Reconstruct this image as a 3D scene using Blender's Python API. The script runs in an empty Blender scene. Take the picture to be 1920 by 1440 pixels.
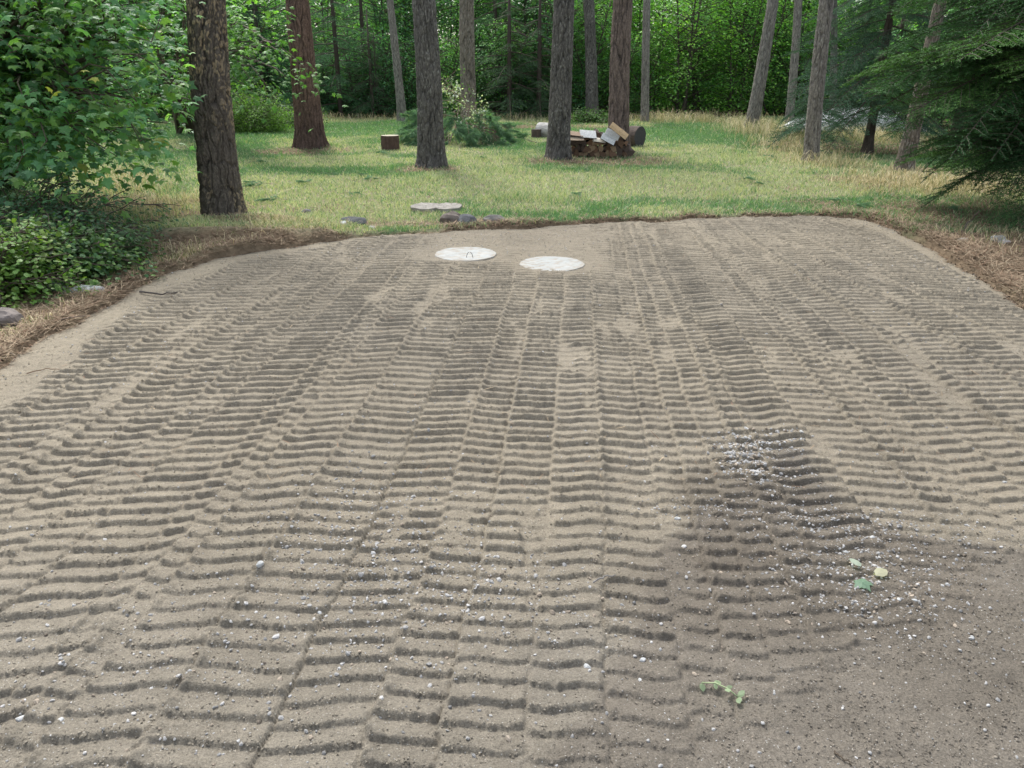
import bpy, math, random
import numpy as np
from mathutils import Vector, Matrix, Euler
S = bpy.context.scene
C = S.collection
R = math.radians
rng = np.random.default_rng(7)
random.seed(7)

# ---------------------------------------------------------------- camera
CAM_H, PITCH, FPX = 1.75, R(22.6), 1440.0          # metres, downwards, focal length in 1920-px units
cd = bpy.data.cameras.new('camera'); cam = bpy.data.objects.new('camera', cd); C.objects.link(cam)
cd.sensor_width = 36.0; cd.lens = 36.0*FPX/1920; cd.clip_start = 0.05; cd.clip_end = 2000
cam.location = (0, 0, CAM_H); cam.rotation_euler = (math.pi/2-PITCH, 0, 0)
S.camera = cam
S.render.resolution_x, S.render.resolution_y = 1024, 768
# ---------------------------------------------------------------- sky and sun (bright overcast, light from beyond the trees)
SUN_EL, SUN_AZ = R(55), R(-22)                      # azimuth measured from +Y towards +X
w = bpy.data.worlds.new('World'); S.world = w; w.use_nodes = True
nt = w.node_tree; nt.nodes.clear()
sky = nt.nodes.new('ShaderNodeTexSky'); sky.sky_type = 'NISHITA'; sky.sun_disc = False
sky.sun_elevation = SUN_EL; sky.sun_rotation = SUN_AZ; sky.air_density = 1.0; sky.dust_density = 3.0; sky.ozone_density = 1.0
hs = nt.nodes.new('ShaderNodeHueSaturation'); hs.inputs['Saturation'].default_value = 0.45
bg = nt.nodes.new('ShaderNodeBackground'); bg.inputs['Strength'].default_value = 0.15
wo = nt.nodes.new('ShaderNodeOutputWorld')
nt.links.new(sky.outputs[0], hs.inputs['Color']); nt.links.new(hs.outputs[0], bg.inputs[0]); nt.links.new(bg.outputs[0], wo.inputs[0])
sl = bpy.data.lights.new('sun', 'SUN'); sl.energy = 1.8; sl.angle = R(12); sl.color = (1.0, 0.98, 0.94)
sun = bpy.data.objects.new('sun', sl); C.objects.link(sun)
sd_ = Vector((math.sin(SUN_AZ)*math.cos(SUN_EL), math.cos(SUN_AZ)*math.cos(SUN_EL), math.sin(SUN_EL)))
sun.rotation_euler = sd_.to_track_quat('Z', 'Y').to_euler()
S.view_settings.view_transform = 'Standard'; S.view_settings.look = 'None'
S.view_settings.exposure = 1.15; S.view_settings.gamma = 1.0
S.render.engine = 'CYCLES'
S.cycles.max_bounces = 8; S.cycles.diffuse_bounces = 4; S.cycles.transmission_bounces = 5; S.cycles.glossy_bounces = 2

# ---------------------------------------------------------------- helpers
cp, sp = math.cos(PITCH), math.sin(PITCH)
def ray(px, py):
    a, b = (px-960)/FPX, (720-py)/FPX
    return np.array([a, cp + b*sp, -sp + b*cp])
def at(px, py, z=0.0):                              # point of the plane z seen at photo pixel px, py
    d = ray(px, py); t = (z-CAM_H)/d[2]
    return np.array([d[0]*t, d[1]*t, z])
def atY(px, py, Y):                                 # point at distance Y seen there
    d = ray(px, py); t = Y/d[1]
    return np.array([d[0]*t, Y, CAM_H + d[2]*t])
def depth(p): return p[1]*cp + (CAM_H-p[2])*sp

def _h(ix, iy, iz, s):
    n = (ix*374761393 + iy*668265263 + iz*2147483647 + s*1274126177) & 0xffffffff
    n = ((n ^ (n >> 13))*1274126177) & 0xffffffff
    n = ((n ^ (n >> 16))*2246822519) & 0xffffffff
    return ((n ^ (n >> 15)) & 0xffffff)/float(0xffffff)
def noise2(x, y, s=0):
    x = np.asarray(x, float); y = np.asarray(y, float)
    ix = np.floor(x).astype(np.int64); iy = np.floor(y).astype(np.int64)
    fx = x-ix; fy = y-iy; fx = fx*fx*(3-2*fx); fy = fy*fy*(3-2*fy)
    a = _h(ix, iy, 0, s); b = _h(ix+1, iy, 0, s); c = _h(ix, iy+1, 0, s); d = _h(ix+1, iy+1, 0, s)
    return (a*(1-fx)+b*fx)*(1-fy) + (c*(1-fx)+d*fx)*fy
def fbm(x, y, s=0, o=4, g=0.5):
    t = 0; a = 1; n = 0
    for k in range(o):
        t = t + a*noise2(x*2**k+17.3*k, y*2**k-9.1*k, s+k); n += a; a *= g
    return t/n
def worley2(x, y, s=0, wrap=None):                  # F1, F2-F1 and a cell random value
    ix = np.floor(x).astype(np.int64); iy = np.floor(y).astype(np.int64)
    f1 = np.full(x.shape, 9.0); f2 = np.full(x.shape, 9.0); cr = np.zeros(x.shape)
    for dx in (-1, 0, 1):
        for dy in (-1, 0, 1):
            cx = ix+dx; cy = iy+dy; hx = cx % wrap if wrap else cx
            px = cx+_h(hx, cy, 1, s); py = cy+_h(hx, cy, 2, s)
            d = np.hypot(px-x, py-y); r = _h(hx, cy, 3, s)
            m = d < f1
            f2 = np.where(m, f1, np.minimum(f2, d)); cr = np.where(m, r, cr); f1 = np.where(m, d, f1)
    return f1, f2-f1, cr
def ss(a, b, x):
    t = np.clip((x-a)/(b-a), 0, 1); return t*t*(3-2*t)

def mesh_np(name, V, F, mats, col=None, parent=None, smooth=True, mi=None, extra=None):
    V = np.asarray(V, np.float32); F = np.asarray(F, np.int32)
    me = bpy.data.meshes.new(name); k = F.shape[1]
    me.vertices.add(len(V)); me.vertices.foreach_set('co', V.ravel())
    me.loops.add(F.size); me.loops.foreach_set('vertex_index', F.ravel())
    me.polygons.add(len(F)); me.polygons.foreach_set('loop_start', np.arange(len(F), dtype=np.int32)*k)
    me.polygons.foreach_set('loop_total', np.full(len(F), k, np.int32))
    me.polygons.foreach_set('use_smooth', np.full(len(F), smooth, bool))
    for m in (mats if isinstance(mats, (list, tuple)) else [mats]): me.materials.append(m)
    if mi is not None: me.polygons.foreach_set('material_index', np.asarray(mi, np.int32))
    if col is not None:
        a = me.attributes.new('Col', 'FLOAT_COLOR', 'POINT')
        cc = np.ones((len(V), 4), np.float32); cc[:, :3] = col; a.data.foreach_set('color', cc.ravel())
    for nm, arr in (extra or {}).items():
        a = me.attributes.new(nm, 'FLOAT', 'POINT'); a.data.foreach_set('value', np.asarray(arr, np.float32))
    me.update(); me.validate()
    o = bpy.data.objects.new(name, me); C.objects.link(o)
    if parent: o.parent = parent
    return o
def tag(o, label=None, cat=None, group=None, kind=None):
    if label: o['label'] = label
    if cat: o['category'] = cat
    if group: o['group'] = group
    if kind: o['kind'] = kind
    return o
def empty(name, loc=(0, 0, 0), rz=0, label=None, cat=None, group=None):
    o = bpy.data.objects.new(name, None); C.objects.link(o); o.location = loc; o.rotation_euler = (0, 0, rz)
    o.empty_display_size = .1
    return tag(o, label, cat, group)
def copy_tree(o, parent=None):
    c = o.copy(); C.objects.link(c); c.parent = parent
    for ch in list(o.children): copy_tree(ch, c)
    return c

class Acc:                                          # gathers pieces into one mesh
    def __init__(s): s.V = []; s.F = []; s.C = []; s.n = 0
    def add(s, V, F, col):
        V = np.asarray(V); s.V.append(V); s.F.append(np.asarray(F)+s.n)
        c = np.asarray(col, float); s.C.append(np.broadcast_to(c, (len(V), 3)) if c.ndim == 1 else c); s.n += len(V)
    def get(s): return np.concatenate(s.V), np.concatenate(s.F), np.concatenate(s.C)
    def build(s, name, mat, parent=None, smooth=True):
        V, F, c = s.get(); return mesh_np(name, V, F, mat, c, parent, smooth)
def tube(pts, rad, n=6, cap=True):                  # quads along a polyline
    P = np.asarray(pts, float); m = len(P); rad = np.broadcast_to(rad, (m,))
    T = np.gradient(P, axis=0); T /= np.linalg.norm(T, axis=1)[:, None]+1e-9
    up = np.array([0, 0, 1.0]) if abs(T[0][2]) < .9 else np.array([1.0, 0, 0])
    A = np.cross(T, up); A /= np.linalg.norm(A, axis=1)[:, None]+1e-9; B = np.cross(T, A)
    th = np.linspace(0, 2*np.pi, n, endpoint=False)
    V = P[:, None, :] + rad[:, None, None]*(np.cos(th)[None, :, None]*A[:, None, :] + np.sin(th)[None, :, None]*B[:, None, :])
    i = np.arange(m-1)[:, None]*n; j = np.arange(n)[None, :]; k = (j+1) % n
    F = np.stack([i+j, i+k, i+n+k, i+n+j], -1).reshape(-1, 4)
    V = V.reshape(-1, 3)
    if cap and n >= 4:
        e = (m-1)*n
        F = np.concatenate([F, [[e, e+1, e+2, e+n-1]] if n == 4 else [[e+q, e+q+1, e+q+2, e] for q in range(1, n-2)]]) if n > 4 else F
    return V, F
def bezier(a, b, c, n=8):
    t = np.linspace(0, 1, n)[:, None]; a, b, c = map(np.asarray, (a, b, c))
    return (1-t)**2*a + 2*t*(1-t)*b + t*t*c
def frames(N, D=None, r=None):                      # rotation matrices with columns x, y(D-ish), z(N)
    r = r or rng; N = N/(np.linalg.norm(N, axis=1)[:, None]+1e-9)
    if D is None: D = r.normal(size=N.shape)
    Y = D - (D*N).sum(1)[:, None]*N; Y /= np.linalg.norm(Y, axis=1)[:, None]+1e-9
    return np.stack([np.cross(Y, N), Y, N], -1)
def scatter(tv, tf, pos, Rm, sc, col):
    k = len(tv); sc = np.asarray(sc)
    L = tv[None]*(sc[:, None, None] if sc.ndim == 1 else sc[:, None, :])
    V = np.einsum('nij,nkj->nki', Rm, L) + pos[:, None, :]
    F = (tf[None] + (np.arange(len(pos))*k)[:, None, None]).reshape(-1, tf.shape[1])
    return V.reshape(-1, 3), F, np.repeat(col, k, axis=0)

# ---------------------------------------------------------------- materials
def mat(name, color=(.5, .5, .5), rough=.8, attr=False, var=.25, vscale=20, bump=0, bscale=60, spec=.3, trans=0, bump2=None, stretch=None, tint=None):
    m = bpy.data.materials.new(name); m.use_nodes = True; t = m.node_tree; t.nodes.clear(); N = t.nodes.new; Lk = t.links.new
    out = N('ShaderNodeOutputMaterial'); b = N('ShaderNodeBsdfPrincipled')
    b.inputs['Roughness'].default_value = rough; b.inputs['Specular IOR Level'].default_value = spec
    tc = N('ShaderNodeTexCoord'); src = tc.outputs['Object']
    if stretch:
        mp = N('ShaderNodeMapping'); mp.inputs['Scale'].default_value = stretch; Lk(src, mp.inputs['Vector']); src = mp.outputs[0]
    if attr:
        a = N('ShaderNodeAttribute'); a.attribute_name = 'Col'; base = a.outputs['Color']
    else:
        a = N('ShaderNodeRGB'); a.outputs[0].default_value = (*color, 1); base = a.outputs[0]
    if var > 0:
        n1 = N('ShaderNodeTexNoise'); n1.inputs['Scale'].default_value = vscale; n1.inputs['Detail'].default_value = 6; n1.inputs['Roughness'].default_value = .65
        Lk(src, n1.inputs['Vector'])
        mr = N('ShaderNodeMapRange'); mr.inputs['From Min'].default_value = .25; mr.inputs['From Max'].default_value = .75
        mr.inputs['To Min'].default_value = 1-var; mr.inputs['To Max'].default_value = 1+var; Lk(n1.outputs['Fac'], mr.inputs['Value'])
        vm = N('ShaderNodeVectorMath'); vm.operation = 'SCALE'; Lk(base, vm.inputs[0]); Lk(mr.outputs[0], vm.inputs['Scale']); base = vm.outputs[0]
    Lk(base, b.inputs['Base Color'])
    if bump:
        n2 = N('ShaderNodeTexNoise'); n2.inputs['Scale'].default_value = bscale; n2.inputs['Detail'].default_value = 8; n2.inputs['Roughness'].default_value = .7
        Lk(src, n2.inputs['Vector'])
        bp = N('ShaderNodeBump'); bp.inputs['Strength'].default_value = 1; bp.inputs['Distance'].default_value = bump; Lk(n2.outputs['Fac'], bp.inputs['Height'])
        Lk(bp.outputs[0], b.inputs['Normal'])
    if trans:
        tr = N('ShaderNodeBsdfTranslucent'); vm2 = N('ShaderNodeVectorMath'); vm2.operation = 'MULTIPLY'; Lk(base, vm2.inputs[0]); vm2.inputs[1].default_value = tint or (1.25, 1.5, .55)
        Lk(vm2.outputs[0], tr.inputs['Color'])
        mx = N('ShaderNodeMixShader'); mx.inputs[0].default_value = trans; Lk(b.outputs[0], mx.inputs[1]); Lk(tr.outputs[0], mx.inputs[2]); Lk(mx.outputs[0], out.inputs[0])
    else: Lk(b.outputs[0], out.inputs[0])
    return m
M_leaf = mat('leaf', attr=True, rough=.5, spec=.3, var=0, trans=.36)
M_leaf_far = mat('leaf_far', attr=True, rough=.6, spec=.2, var=0, trans=.45)
M_needle = mat('needle', attr=True, rough=.65, spec=.15, var=0, trans=.2)
M_twig = mat('twig', attr=True, rough=.85, var=.3, vscale=60, bump=.002, bscale=150)
M_bark = mat('bark', attr=True, rough=.95, spec=.1, var=.38, vscale=55, bump=.012, bscale=70, stretch=(1, 1, .35))
M_grass = mat('grass_blade', attr=True, rough=.55, spec=.3, var=0, trans=.25)
M_dry = mat('dry_grass', attr=True, rough=.7, spec=.2, var=0, trans=.2, tint=(1.1, 1.05, .7))
M_litter = mat('litter', attr=True, rough=.85, spec=.15, var=0)
M_stone = mat('stone', attr=True, rough=.8, spec=.3, var=.22, vscale=70, bump=.002, bscale=200)
M_rock = mat('rock', attr=True, rough=.9, spec=.2, var=.4, vscale=14, bump=.012, bscale=24)
M_crumb = mat('crumb', attr=True, rough=1, spec=.05, var=.2, vscale=120)
M_split = mat('split_wood', attr=True, rough=.85, spec=.15, var=.3, vscale=30, bump=.004, bscale=60)
M_lid = mat('lid_concrete', attr=True, rough=.75, spec=.3, var=.14, vscale=9, bump=.002, bscale=60)
M_ground = mat('ground_soil', attr=True, rough=1, spec=.05, var=.45, vscale=14, bump=.03, bscale=30)
M_tarp = mat('tarp', (.62, .64, .66), rough=.6, var=.25, vscale=3, bump=.02, bscale=6)

# ---------------------------------------------------------------- lie of the land
PAD = [tuple(at(*p)[:2]) for p in ((-30, 742), (0, 700), (60, 655), (120, 612), (185, 572), (250, 540), (330, 508), (410, 488), (480, 474), (560, 463), (640, 449),
      (720, 441), (790, 437), (860, 431), (950, 428), (1100, 420), (1200, 415), (1300, 410), (1400, 406), (1480, 405), (1560, 405), (1610, 408), (1660, 424), (1700, 446), (1760, 472), (1830, 520), (1880, 552), (1930, 584))]
PAD += [(6.3, 3.6), (7.5, 1), (8, -3.5), (-8, -3.5), (-7, 0), (-4.9, 2.7)]
def poly_sd(x, y, P):                               # signed distance, negative inside
    d = np.full(x.shape, 1e9); ins = np.zeros(x.shape, bool); n = len(P)
    for i in range(n):
        ax, ay = P[i]; bx, by = P[(i+1) % n]; ex, ey = bx-ax, by-ay
        t = np.clip(((x-ax)*ex+(y-ay)*ey)/(ex*ex+ey*ey), 0, 1)
        d = np.minimum(d, np.hypot(x-ax-t*ex, y-ay-t*ey))
        c = ((ay > y) != (by > y)) & (x < ex*(y-ay)/((by-ay) if by != ay else 1e-9)+ax); ins ^= c
    return np.where(ins, -d, d)
def pad_sd(x, y): return poly_sd(x, y, PAD) + (fbm(x*2.2, y*2.2, 5, 4)-.5)*.22 + (fbm(x*11, y*11, 6, 3)-.5)*.07
def blob(x, y, px, py, rx, ry, rot=0, nz=.5, seed=0):
    c = at(px, py); dx = x-c[0]; dy = y-c[1]; cr, sr = math.cos(rot), math.sin(rot)
    u = (dx*cr+dy*sr)/rx; v = (-dx*sr+dy*cr)/ry
    return 1-ss(.55, 1.15, np.hypot(u, v) + (fbm(x*1.7, y*1.7, 50+seed, 4)-.5)*nz*2)
TR = [  # base px, base y, base width, top px at y=0, top width, colour kind, height
 (420, 412, 76, 387, 66, 'gold'), (584, 279, 56, 557, 41, 'red'), (755, 231, 18, 731, 12, 'grey'), (808, 317, 52, 794, 41, 'dark'),
 (880, 236, 30, 875, 26, 'fleck'), (1046, 301, 44, 1058, 37, 'dark'), (1110, 222, 25, 1104, 18, 'dark'), (1160, 285, 41, 1168, 34, 'plate'),
 (1209, 228, 16, 1213, 13, 'grey'), (1408, 247, 27, 1450, 19, 'grey'), (1479, 232, 16, 1497, 14, 'grey'), (1520, 301, 29, 1550, 25, 'grey'),
 (1694, 322, 33, 1764, 20, 'fleck'), (1560, 236, 14, 1564, 11, 'dark')]
def land(x, y):
    sd = pad_sd(x, y)
    z = (fbm(x*.25, y*.25, 11, 3)-.5)*.10*ss(9, 14, np.hypot(x, y)) + (fbm(x*2, y*2, 12, 3)-.5)*.03 + .015
    z = z + .10*blob(x, y, 470, 440, 1.3, .6, 0, .3, 1) + .06*blob(x, y, 340, 470, 1.1, .5, 0, .3, 2) + .05*blob(x, y, 1860, 470, 1.6, 1.0, 0, .3, 3)
    for t in TR[:8]:
        b = at(t[0], t[1]); z = z + .05*np.exp(-((x-b[0])**2+(y-b[1])**2)/.5)
    inside = 1-ss(-.10, .03, sd)
    return z*(1-inside) + inside*(-.10) + .02*ss(.0, .08, sd)*(1-ss(.08, .35, sd))
def duff_w(x, y):                                   # reddish needle duff
    sd = pad_sd(x, y)
    d = .95*(1-ss(.0, .10+.10*ss(-1, -3, x), sd+.25*(fbm(x*3, y*3, 61, 3)-.5)))
    for a in ((330, 470, 1.5, .48, .25), (470, 430, .75, .30, 0), (230, 540, .8, .5, .5), (60, 640, 1.4, .9, .4), (-60, 560, 2.2, 1.6, 0), (1850, 500, 1.9, 1.1, -.4), (1760, 425, 2.0, .55, -.2), (1990, 430, 2.8, 2.3, 0),
              (1900, 340, 3.5, 2.0, 0), (584, 284, 1.15, .8, 0), (800, 320, .7, .5, 0), (1120, 302, 1.6, .8, .1), (1620, 275, 3.0, 1.6, 0), (300, 385, 1.5, .5, 0), (100, 400, 3, 1.6, 0), (860, 424, 1.5, .28, 0), (1000, 238, 3, .8, 0)):
        d = np.maximum(d, blob(x, y, *a, nz=.6, seed=7))
    return np.clip(d, 0, 1)
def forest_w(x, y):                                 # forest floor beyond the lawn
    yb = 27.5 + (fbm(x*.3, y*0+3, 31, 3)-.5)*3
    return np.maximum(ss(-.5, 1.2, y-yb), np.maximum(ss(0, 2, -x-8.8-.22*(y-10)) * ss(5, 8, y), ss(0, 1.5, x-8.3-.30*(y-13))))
def dry_w(x, y):
    d = ss(.42, .62, fbm(x*.33, y*.33, 21, 4)+.22*(fbm(x*2.2, y*2.2, 22, 4)-.5))*.9
    for a in ((1080, 350, 3.4, 2.4, 0), (640, 300, 2.5, 1.2, 0), (880, 345, 2.2, 1.2, 0), (1690, 355, 3.0, 1.0, -.2), (240, 330, 1.6, 2.2, 0), (1420, 300, 3, 2.2, 0), (500, 370, 1.8, .8, 0)):
        d = np.maximum(d, .85*blob(x, y, *a, nz=.7, seed=9))
    for a in ((1500, 385, 3.4, .6, 0), (1290, 260, 5, 2.5, 0), (640, 245, 6, 2.2, 0), (1700, 380, 2, .5, 0), (330, 300, 1.5, 2.5, 0)):
        d = d*(1-.75*blob(x, y, *a, nz=.6, seed=13))
    return np.clip(d, 0, 1)

def axis(segs):
    out = []
    for a, b, n in segs: out.append(np.linspace(a, b, n, endpoint=False))
    return np.concatenate(out+[[segs[-1][1]]])
gx = axis([(-400, -60, 8), (-60, -14, 20), (-14, -7.5, 60), (-7.5, 7.5, 330), (7.5, 14, 60), (14, 60, 20), (60, 400, 8)])
gy = axis([(-300, -12, 8), (-12, 2, 30), (2, 11, 210), (11, 14, 34), (14, 32, 110), (32, 70, 18), (70, 500, 10)])
X, Y = np.meshgrid(gx, gy); x = X.ravel(); y = Y.ravel()
z = land(x, y)
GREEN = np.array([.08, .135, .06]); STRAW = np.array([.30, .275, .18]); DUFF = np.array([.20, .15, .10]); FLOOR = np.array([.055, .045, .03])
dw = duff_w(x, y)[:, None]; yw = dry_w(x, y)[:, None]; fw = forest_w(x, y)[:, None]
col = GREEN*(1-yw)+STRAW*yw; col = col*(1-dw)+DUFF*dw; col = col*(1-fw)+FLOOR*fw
nx, ny = len(gx), len(gy)
i = (np.arange(ny-1)[:, None]*nx + np.arange(nx-1)[None]).ravel()
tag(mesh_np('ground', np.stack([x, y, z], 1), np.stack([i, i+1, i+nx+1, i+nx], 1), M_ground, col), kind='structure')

# ---------------------------------------------------------------- the tracked soil
SR = np.random.default_rng(42)
wid = []
while sum(wid) < 24: wid += list(SR.choice([.30, .33, .26, .20, .14, .11], 3)*SR.uniform(.88, 1.12, 3))
UB = -12 + np.cumsum([0]+wid); NS = len(UB)
S_ph = SR.uniform(0, 1, NS+1); S_amp = SR.uniform(.82, 1.1, NS+1); S_pit = .089*SR.uniform(.96, 1.06, NS+1)
S_skew = SR.normal(0, .035, NS+1); S_bow = SR.uniform(-.013, .013, NS+1); S_z = SR.normal(0, .005, NS+1); S_berm = np.clip(SR.normal(.3, .6, NS+1), 0, 1.2)
def curve_m(u): return .085*(1-ss(.6, 4.6, u)) - .10*ss(.6, 4.8, u) + .06*ss(1.5, 5, -u)
def pad_h(x, y, fine=True):
    u = x.copy()
    for _ in range(4): u = x - curve_m(u)*(y-5)
    v = y + .018*x*x*np.where(x < 0, 1.3, .7)
    uu = u + .05*(fbm(v*.7, u*.25, 70, 2)-.5) + .018*(noise2(v*9, u*2, 71)-.5)
    k = np.clip(np.searchsorted(UB, uu)-1, 0, NS-2)
    wk = UB[k+1]-UB[k]; t = (uu-UB[k])/wk
    vv = v + S_skew[k]*(t-.5)*wk*2 + S_bow[k]*np.sin(2*np.pi*t) + .020*(fbm(x*3, y*3, 72, 2)-.5) + .010*(noise2(x*14, y*14, 73)-.5)
    s = vv/S_pit[k] + S_ph[k]; bar = np.floor(s); s = s-bar
    wf = .10+.05*noise2(x*7, y*7, 74)
    prof = np.clip(s/wf, 0, 1)**.8*(1-.55*ss(.30, .75, s))*(1-.45*s)
    prof = np.where(s > .72, prof*(1-ss(.72, 1.0, s)), prof)
    face = np.exp(-((s-.07)/.11)**2)
    de = np.minimum(t, 1-t)*wk
    amp = S_amp[k]*(.75+.5*_h(k.astype(np.int64), bar.astype(np.int64), 5, 3))*ss(-.004, .016, de)
    # where the tracks were smeared away
    sm = ss(.685, .76, fbm(u*6.0, y*1.5, 80, 4))*.72
    a = at(1270, 1440); b = at(1920, 1062); nxv, nyv = (b[1]-a[1]), -(b[0]-a[0]); L = math.hypot(nxv, nyv)
    dl = ((x-a[0])*nxv + (y-a[1])*nyv)/L + .16*(fbm(x*4, y*4, 81, 4)-.5)
    smooth = np.maximum(sm, np.maximum(.45*ss(-.45, -.1, dl), ss(-.12, .05, dl)))
    c1 = at(873, 478); c2 = at(1035, 495)
    for (px, py, rx, ry) in ((873, 474, .62, .60), (1035, 490, .62, .62), (960, 448, 1.05, .95), (1000, 440, .95, .5)):
        smooth = np.maximum(smooth, blob(x, y, px, py, rx, ry, 0, .22, 4))
    sd = pad_sd(x, y)
    lm = .20 + .20*(fbm(y*1.2, x*.5, 83, 2)-.4)
    edgew = np.where(x < -.9, lm*ss(-1, -3, x)+.06, .05); edgew = np.where(x > 2.5, .02+.30*ss(3.9, 4.3, x)*(1-ss(5.0, 5.6, x)), edgew)
    smooth = np.maximum(smooth, ss(-edgew-.10, -edgew+.04, sd))
    keep = 1-np.clip(smooth, 0, 1)
    gust = (.78+.30*fbm(x*2.3, y*1.6, 84, 4))*(.78+.22*ss(1.8, 4.0, y))*(1-.30*ss(4.5, 8.5, y))
    h = .0225*prof*amp*keep*gust
    h += S_z[k]*keep
    bmp = S_berm[k]*ss(.30, .55, noise2(v*.9, u*7, 86))
    h += .021*bmp*np.exp(-((t*wk-.012)/.024)**2)*keep*(.25+.75*np.sin(np.pi*np.clip(s*1.1, 0, 1))**1.5+.3*(noise2(v*30, u*12, 85)-.5))
    cl = fbm(x*48, y*48, 90, 3)-.5
    if fine:
        f1, _, cr = worley2(x*34+.6*noise2(x*20, y*20, 95), y*34, 96); lump = np.clip(.62-f1, 0, 1)*(cr > .35)
        f1b, _, crb = worley2(x*75, y*75, 97); lump2 = np.clip(.6-f1b, 0, 1)*(crb > .5)
        near_e = np.exp(-(de/.03)**2)*np.clip(S_berm[k]+.25*(noise2(v*3, u*9, 98)-.4)*4, 0, 1.3)
        h += keep*(near_e*.020*lump + face*amp*.010*lump + face*.006*lump2) + .0035*lump2*(crb > .8)
        h += cl*(.006+.014*face*keep*amp); h += .005*(fbm(x*14, y*14, 91, 2)-.5)
    rr = fbm(x*9, y*9, 92, 3)-.5
    h += rr*.010*(.35+.5*(1-keep)) + (fbm(x*1.1, y*1.1, 93, 2)-.5)*.03
    h += .022*np.exp(-((sd+edgew+.04)/.035)**2)*(x < -1)*.5
    h += .006*(fbm(x*5, y*26, 94, 3)-.5)*(1-keep); h -= .13*ss(-.03, .16, sd)
    return h, keep, face*amp*keep, sd
rows = [.55]
while rows[-1] < 10.6: rows.append(rows[-1]+.0040+.0006*rows[-1])
gy = np.array(rows); gs = np.linspace(-.98, .98, 1150)
Y = np.repeat(gy, len(gs)); X = (gs[None]*(gy[:, None]+1.35)).ravel()
h, keep, face, sd = pad_h(X, Y)
TAN = np.array([.252, .221, .168]); GREY = np.array([.205, .185, .150]); DAMP = np.array([.122, .105, .083])
GZ = [tuple(at(*p)[:2]) for p in ((1040, 1440), (1130, 1290), (1190, 1130), (1250, 1010), (1300, 958), (1370, 925), (1430, 890), (1465, 845), (1510, 850), (1545, 900), (1590, 950), (1660, 985), (1760, 1005), (1930, 1040))] + [(4, 1.5), (3, -2), (0, -2)]
def soil_col(x, y):
    g = np.maximum(ss(.1, .9, blob(x, y, 1560, 1330, 1.35, .75, .0, .5, 20)), .8*ss(3.1, 1.7, y+.5*(fbm(x*1.4, y*1.4, 101, 3)-.5)))
    g = np.maximum(g, .22*ss(.45, .65, fbm(x*.9, y*.9, 102, 4)))[:, None]
    c = TAN*(1-g)+GREY*g
    gz = ss(.05, -.05, poly_sd(x, y, GZ)+.16*(fbm(x*6, y*6, 107, 5)-.5))[:, None]*.9
    c = c*(1-gz)+np.array([.168, .149, .122])*gz
    d = np.maximum.reduce([.6*blob(x, y, 1450, 950, .38, .60, .1, .5, 21), .5*blob(x, y, 1420, 1090, .60, .36, .1, .6, 27), .8*blob(x, y, 1370, 1050, .42, .22, .0, .5, 22), .6*blob(x, y, 1620, 1020, .42, .16, -.3, .6, 23), .55*blob(x, y, 1640, 1130, .40, .25, .4, .6, 24),
                           .3*blob(x, y, 1830, 1230, .55, .28, .5, .5, 25), .35*blob(x, y, 1250, 1130, .4, .3, 0, .5, 26), .10*ss(.5, .68, fbm(x*1.3, y*.9, 103, 4))])[:, None]
    c = c*(1-d)+DAMP*d
    return c*(.86+.28*fbm(x*6, y*6, 104, 4))[:, None]*(1+.05*(noise2(x*1.3, y*2, 105)-.5))[:, None]
colp = soil_col(X, Y)
wl = (.6*ss(-.30, -.12, sd)*(X < -1) + .8*ss(-.32, -.20, sd)*ss(3.9, 4.3, X)*(1-ss(5.0, 5.6, X)))[:, None]      # fine pale fill along the rim
colp = colp*(1-wl) + np.array([.28, .245, .185])*wl
V = np.stack([X, Y, h], 1); nxp = len(gs)
i = (np.arange(len(gy)-1)[:, None]*nxp + np.arange(nxp-1)[None]).ravel()
F = np.stack([i, i+1, i+nxp+1, i+nxp], 1)
F = F[sd[F].min(1) < .22]
used = np.unique(F); remap = np.full(len(V), -1, np.int32); remap[used] = np.arange(len(used))
# soil material: fine grain
M_soil = bpy.data.materials.new('soil'); M_soil.use_nodes = True
t = M_soil.node_tree; t.nodes.clear(); N = t.nodes.new; Lk = t.links.new
out = N('ShaderNodeOutputMaterial'); b = N('ShaderNodeBsdfPrincipled'); b.inputs['Roughness'].default_value = 1; b.inputs['Specular IOR Level'].default_value = .08
a = N('ShaderNodeAttribute'); a.attribute_name = 'Col'; tc = N('ShaderNodeTexCoord')
def nz(scale, det, rough=.7):
    n = N('ShaderNodeTexNoise'); n.inputs['Scale'].default_value = scale; n.inputs['Detail'].default_value = det; n.inputs['Roughness'].default_value = rough
    Lk(tc.outputs['Object'], n.inputs['Vector']); return n
def mr(src, a0, a1, b0, b1):
    m = N('ShaderNodeMapRange'); Lk(src, m.inputs['Value'])
    for nme, val in zip(('From Min', 'From Max', 'To Min', 'To Max'), (a0, a1, b0, b1)): m.inputs[nme].default_value = val
    return m
g1 = mr(nz(150, 6, .8).outputs['Fac'], .3, .7, .48, 1.52); g2 = mr(nz(16, 6).outputs['Fac'], .3, .7, .86, 1.14)
mu = N('ShaderNodeMath'); mu.operation = 'MULTIPLY'; Lk(g1.outputs[0], mu.inputs[0]); Lk(g2.outputs[0], mu.inputs[1])
vs = N('ShaderNodeVectorMath'); vs.operation = 'SCALE'; Lk(a.outputs['Color'], vs.inputs[0]); Lk(mu.outputs[0], vs.inputs['Scale'])
vo = N('ShaderNodeTexVoronoi'); vo.inputs['Scale'].default_value = 110; Lk(tc.outputs['Object'], vo.inputs['Vector'])
pk = mr(vo.outputs['Distance'], .18, .24, 1, 0)
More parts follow.
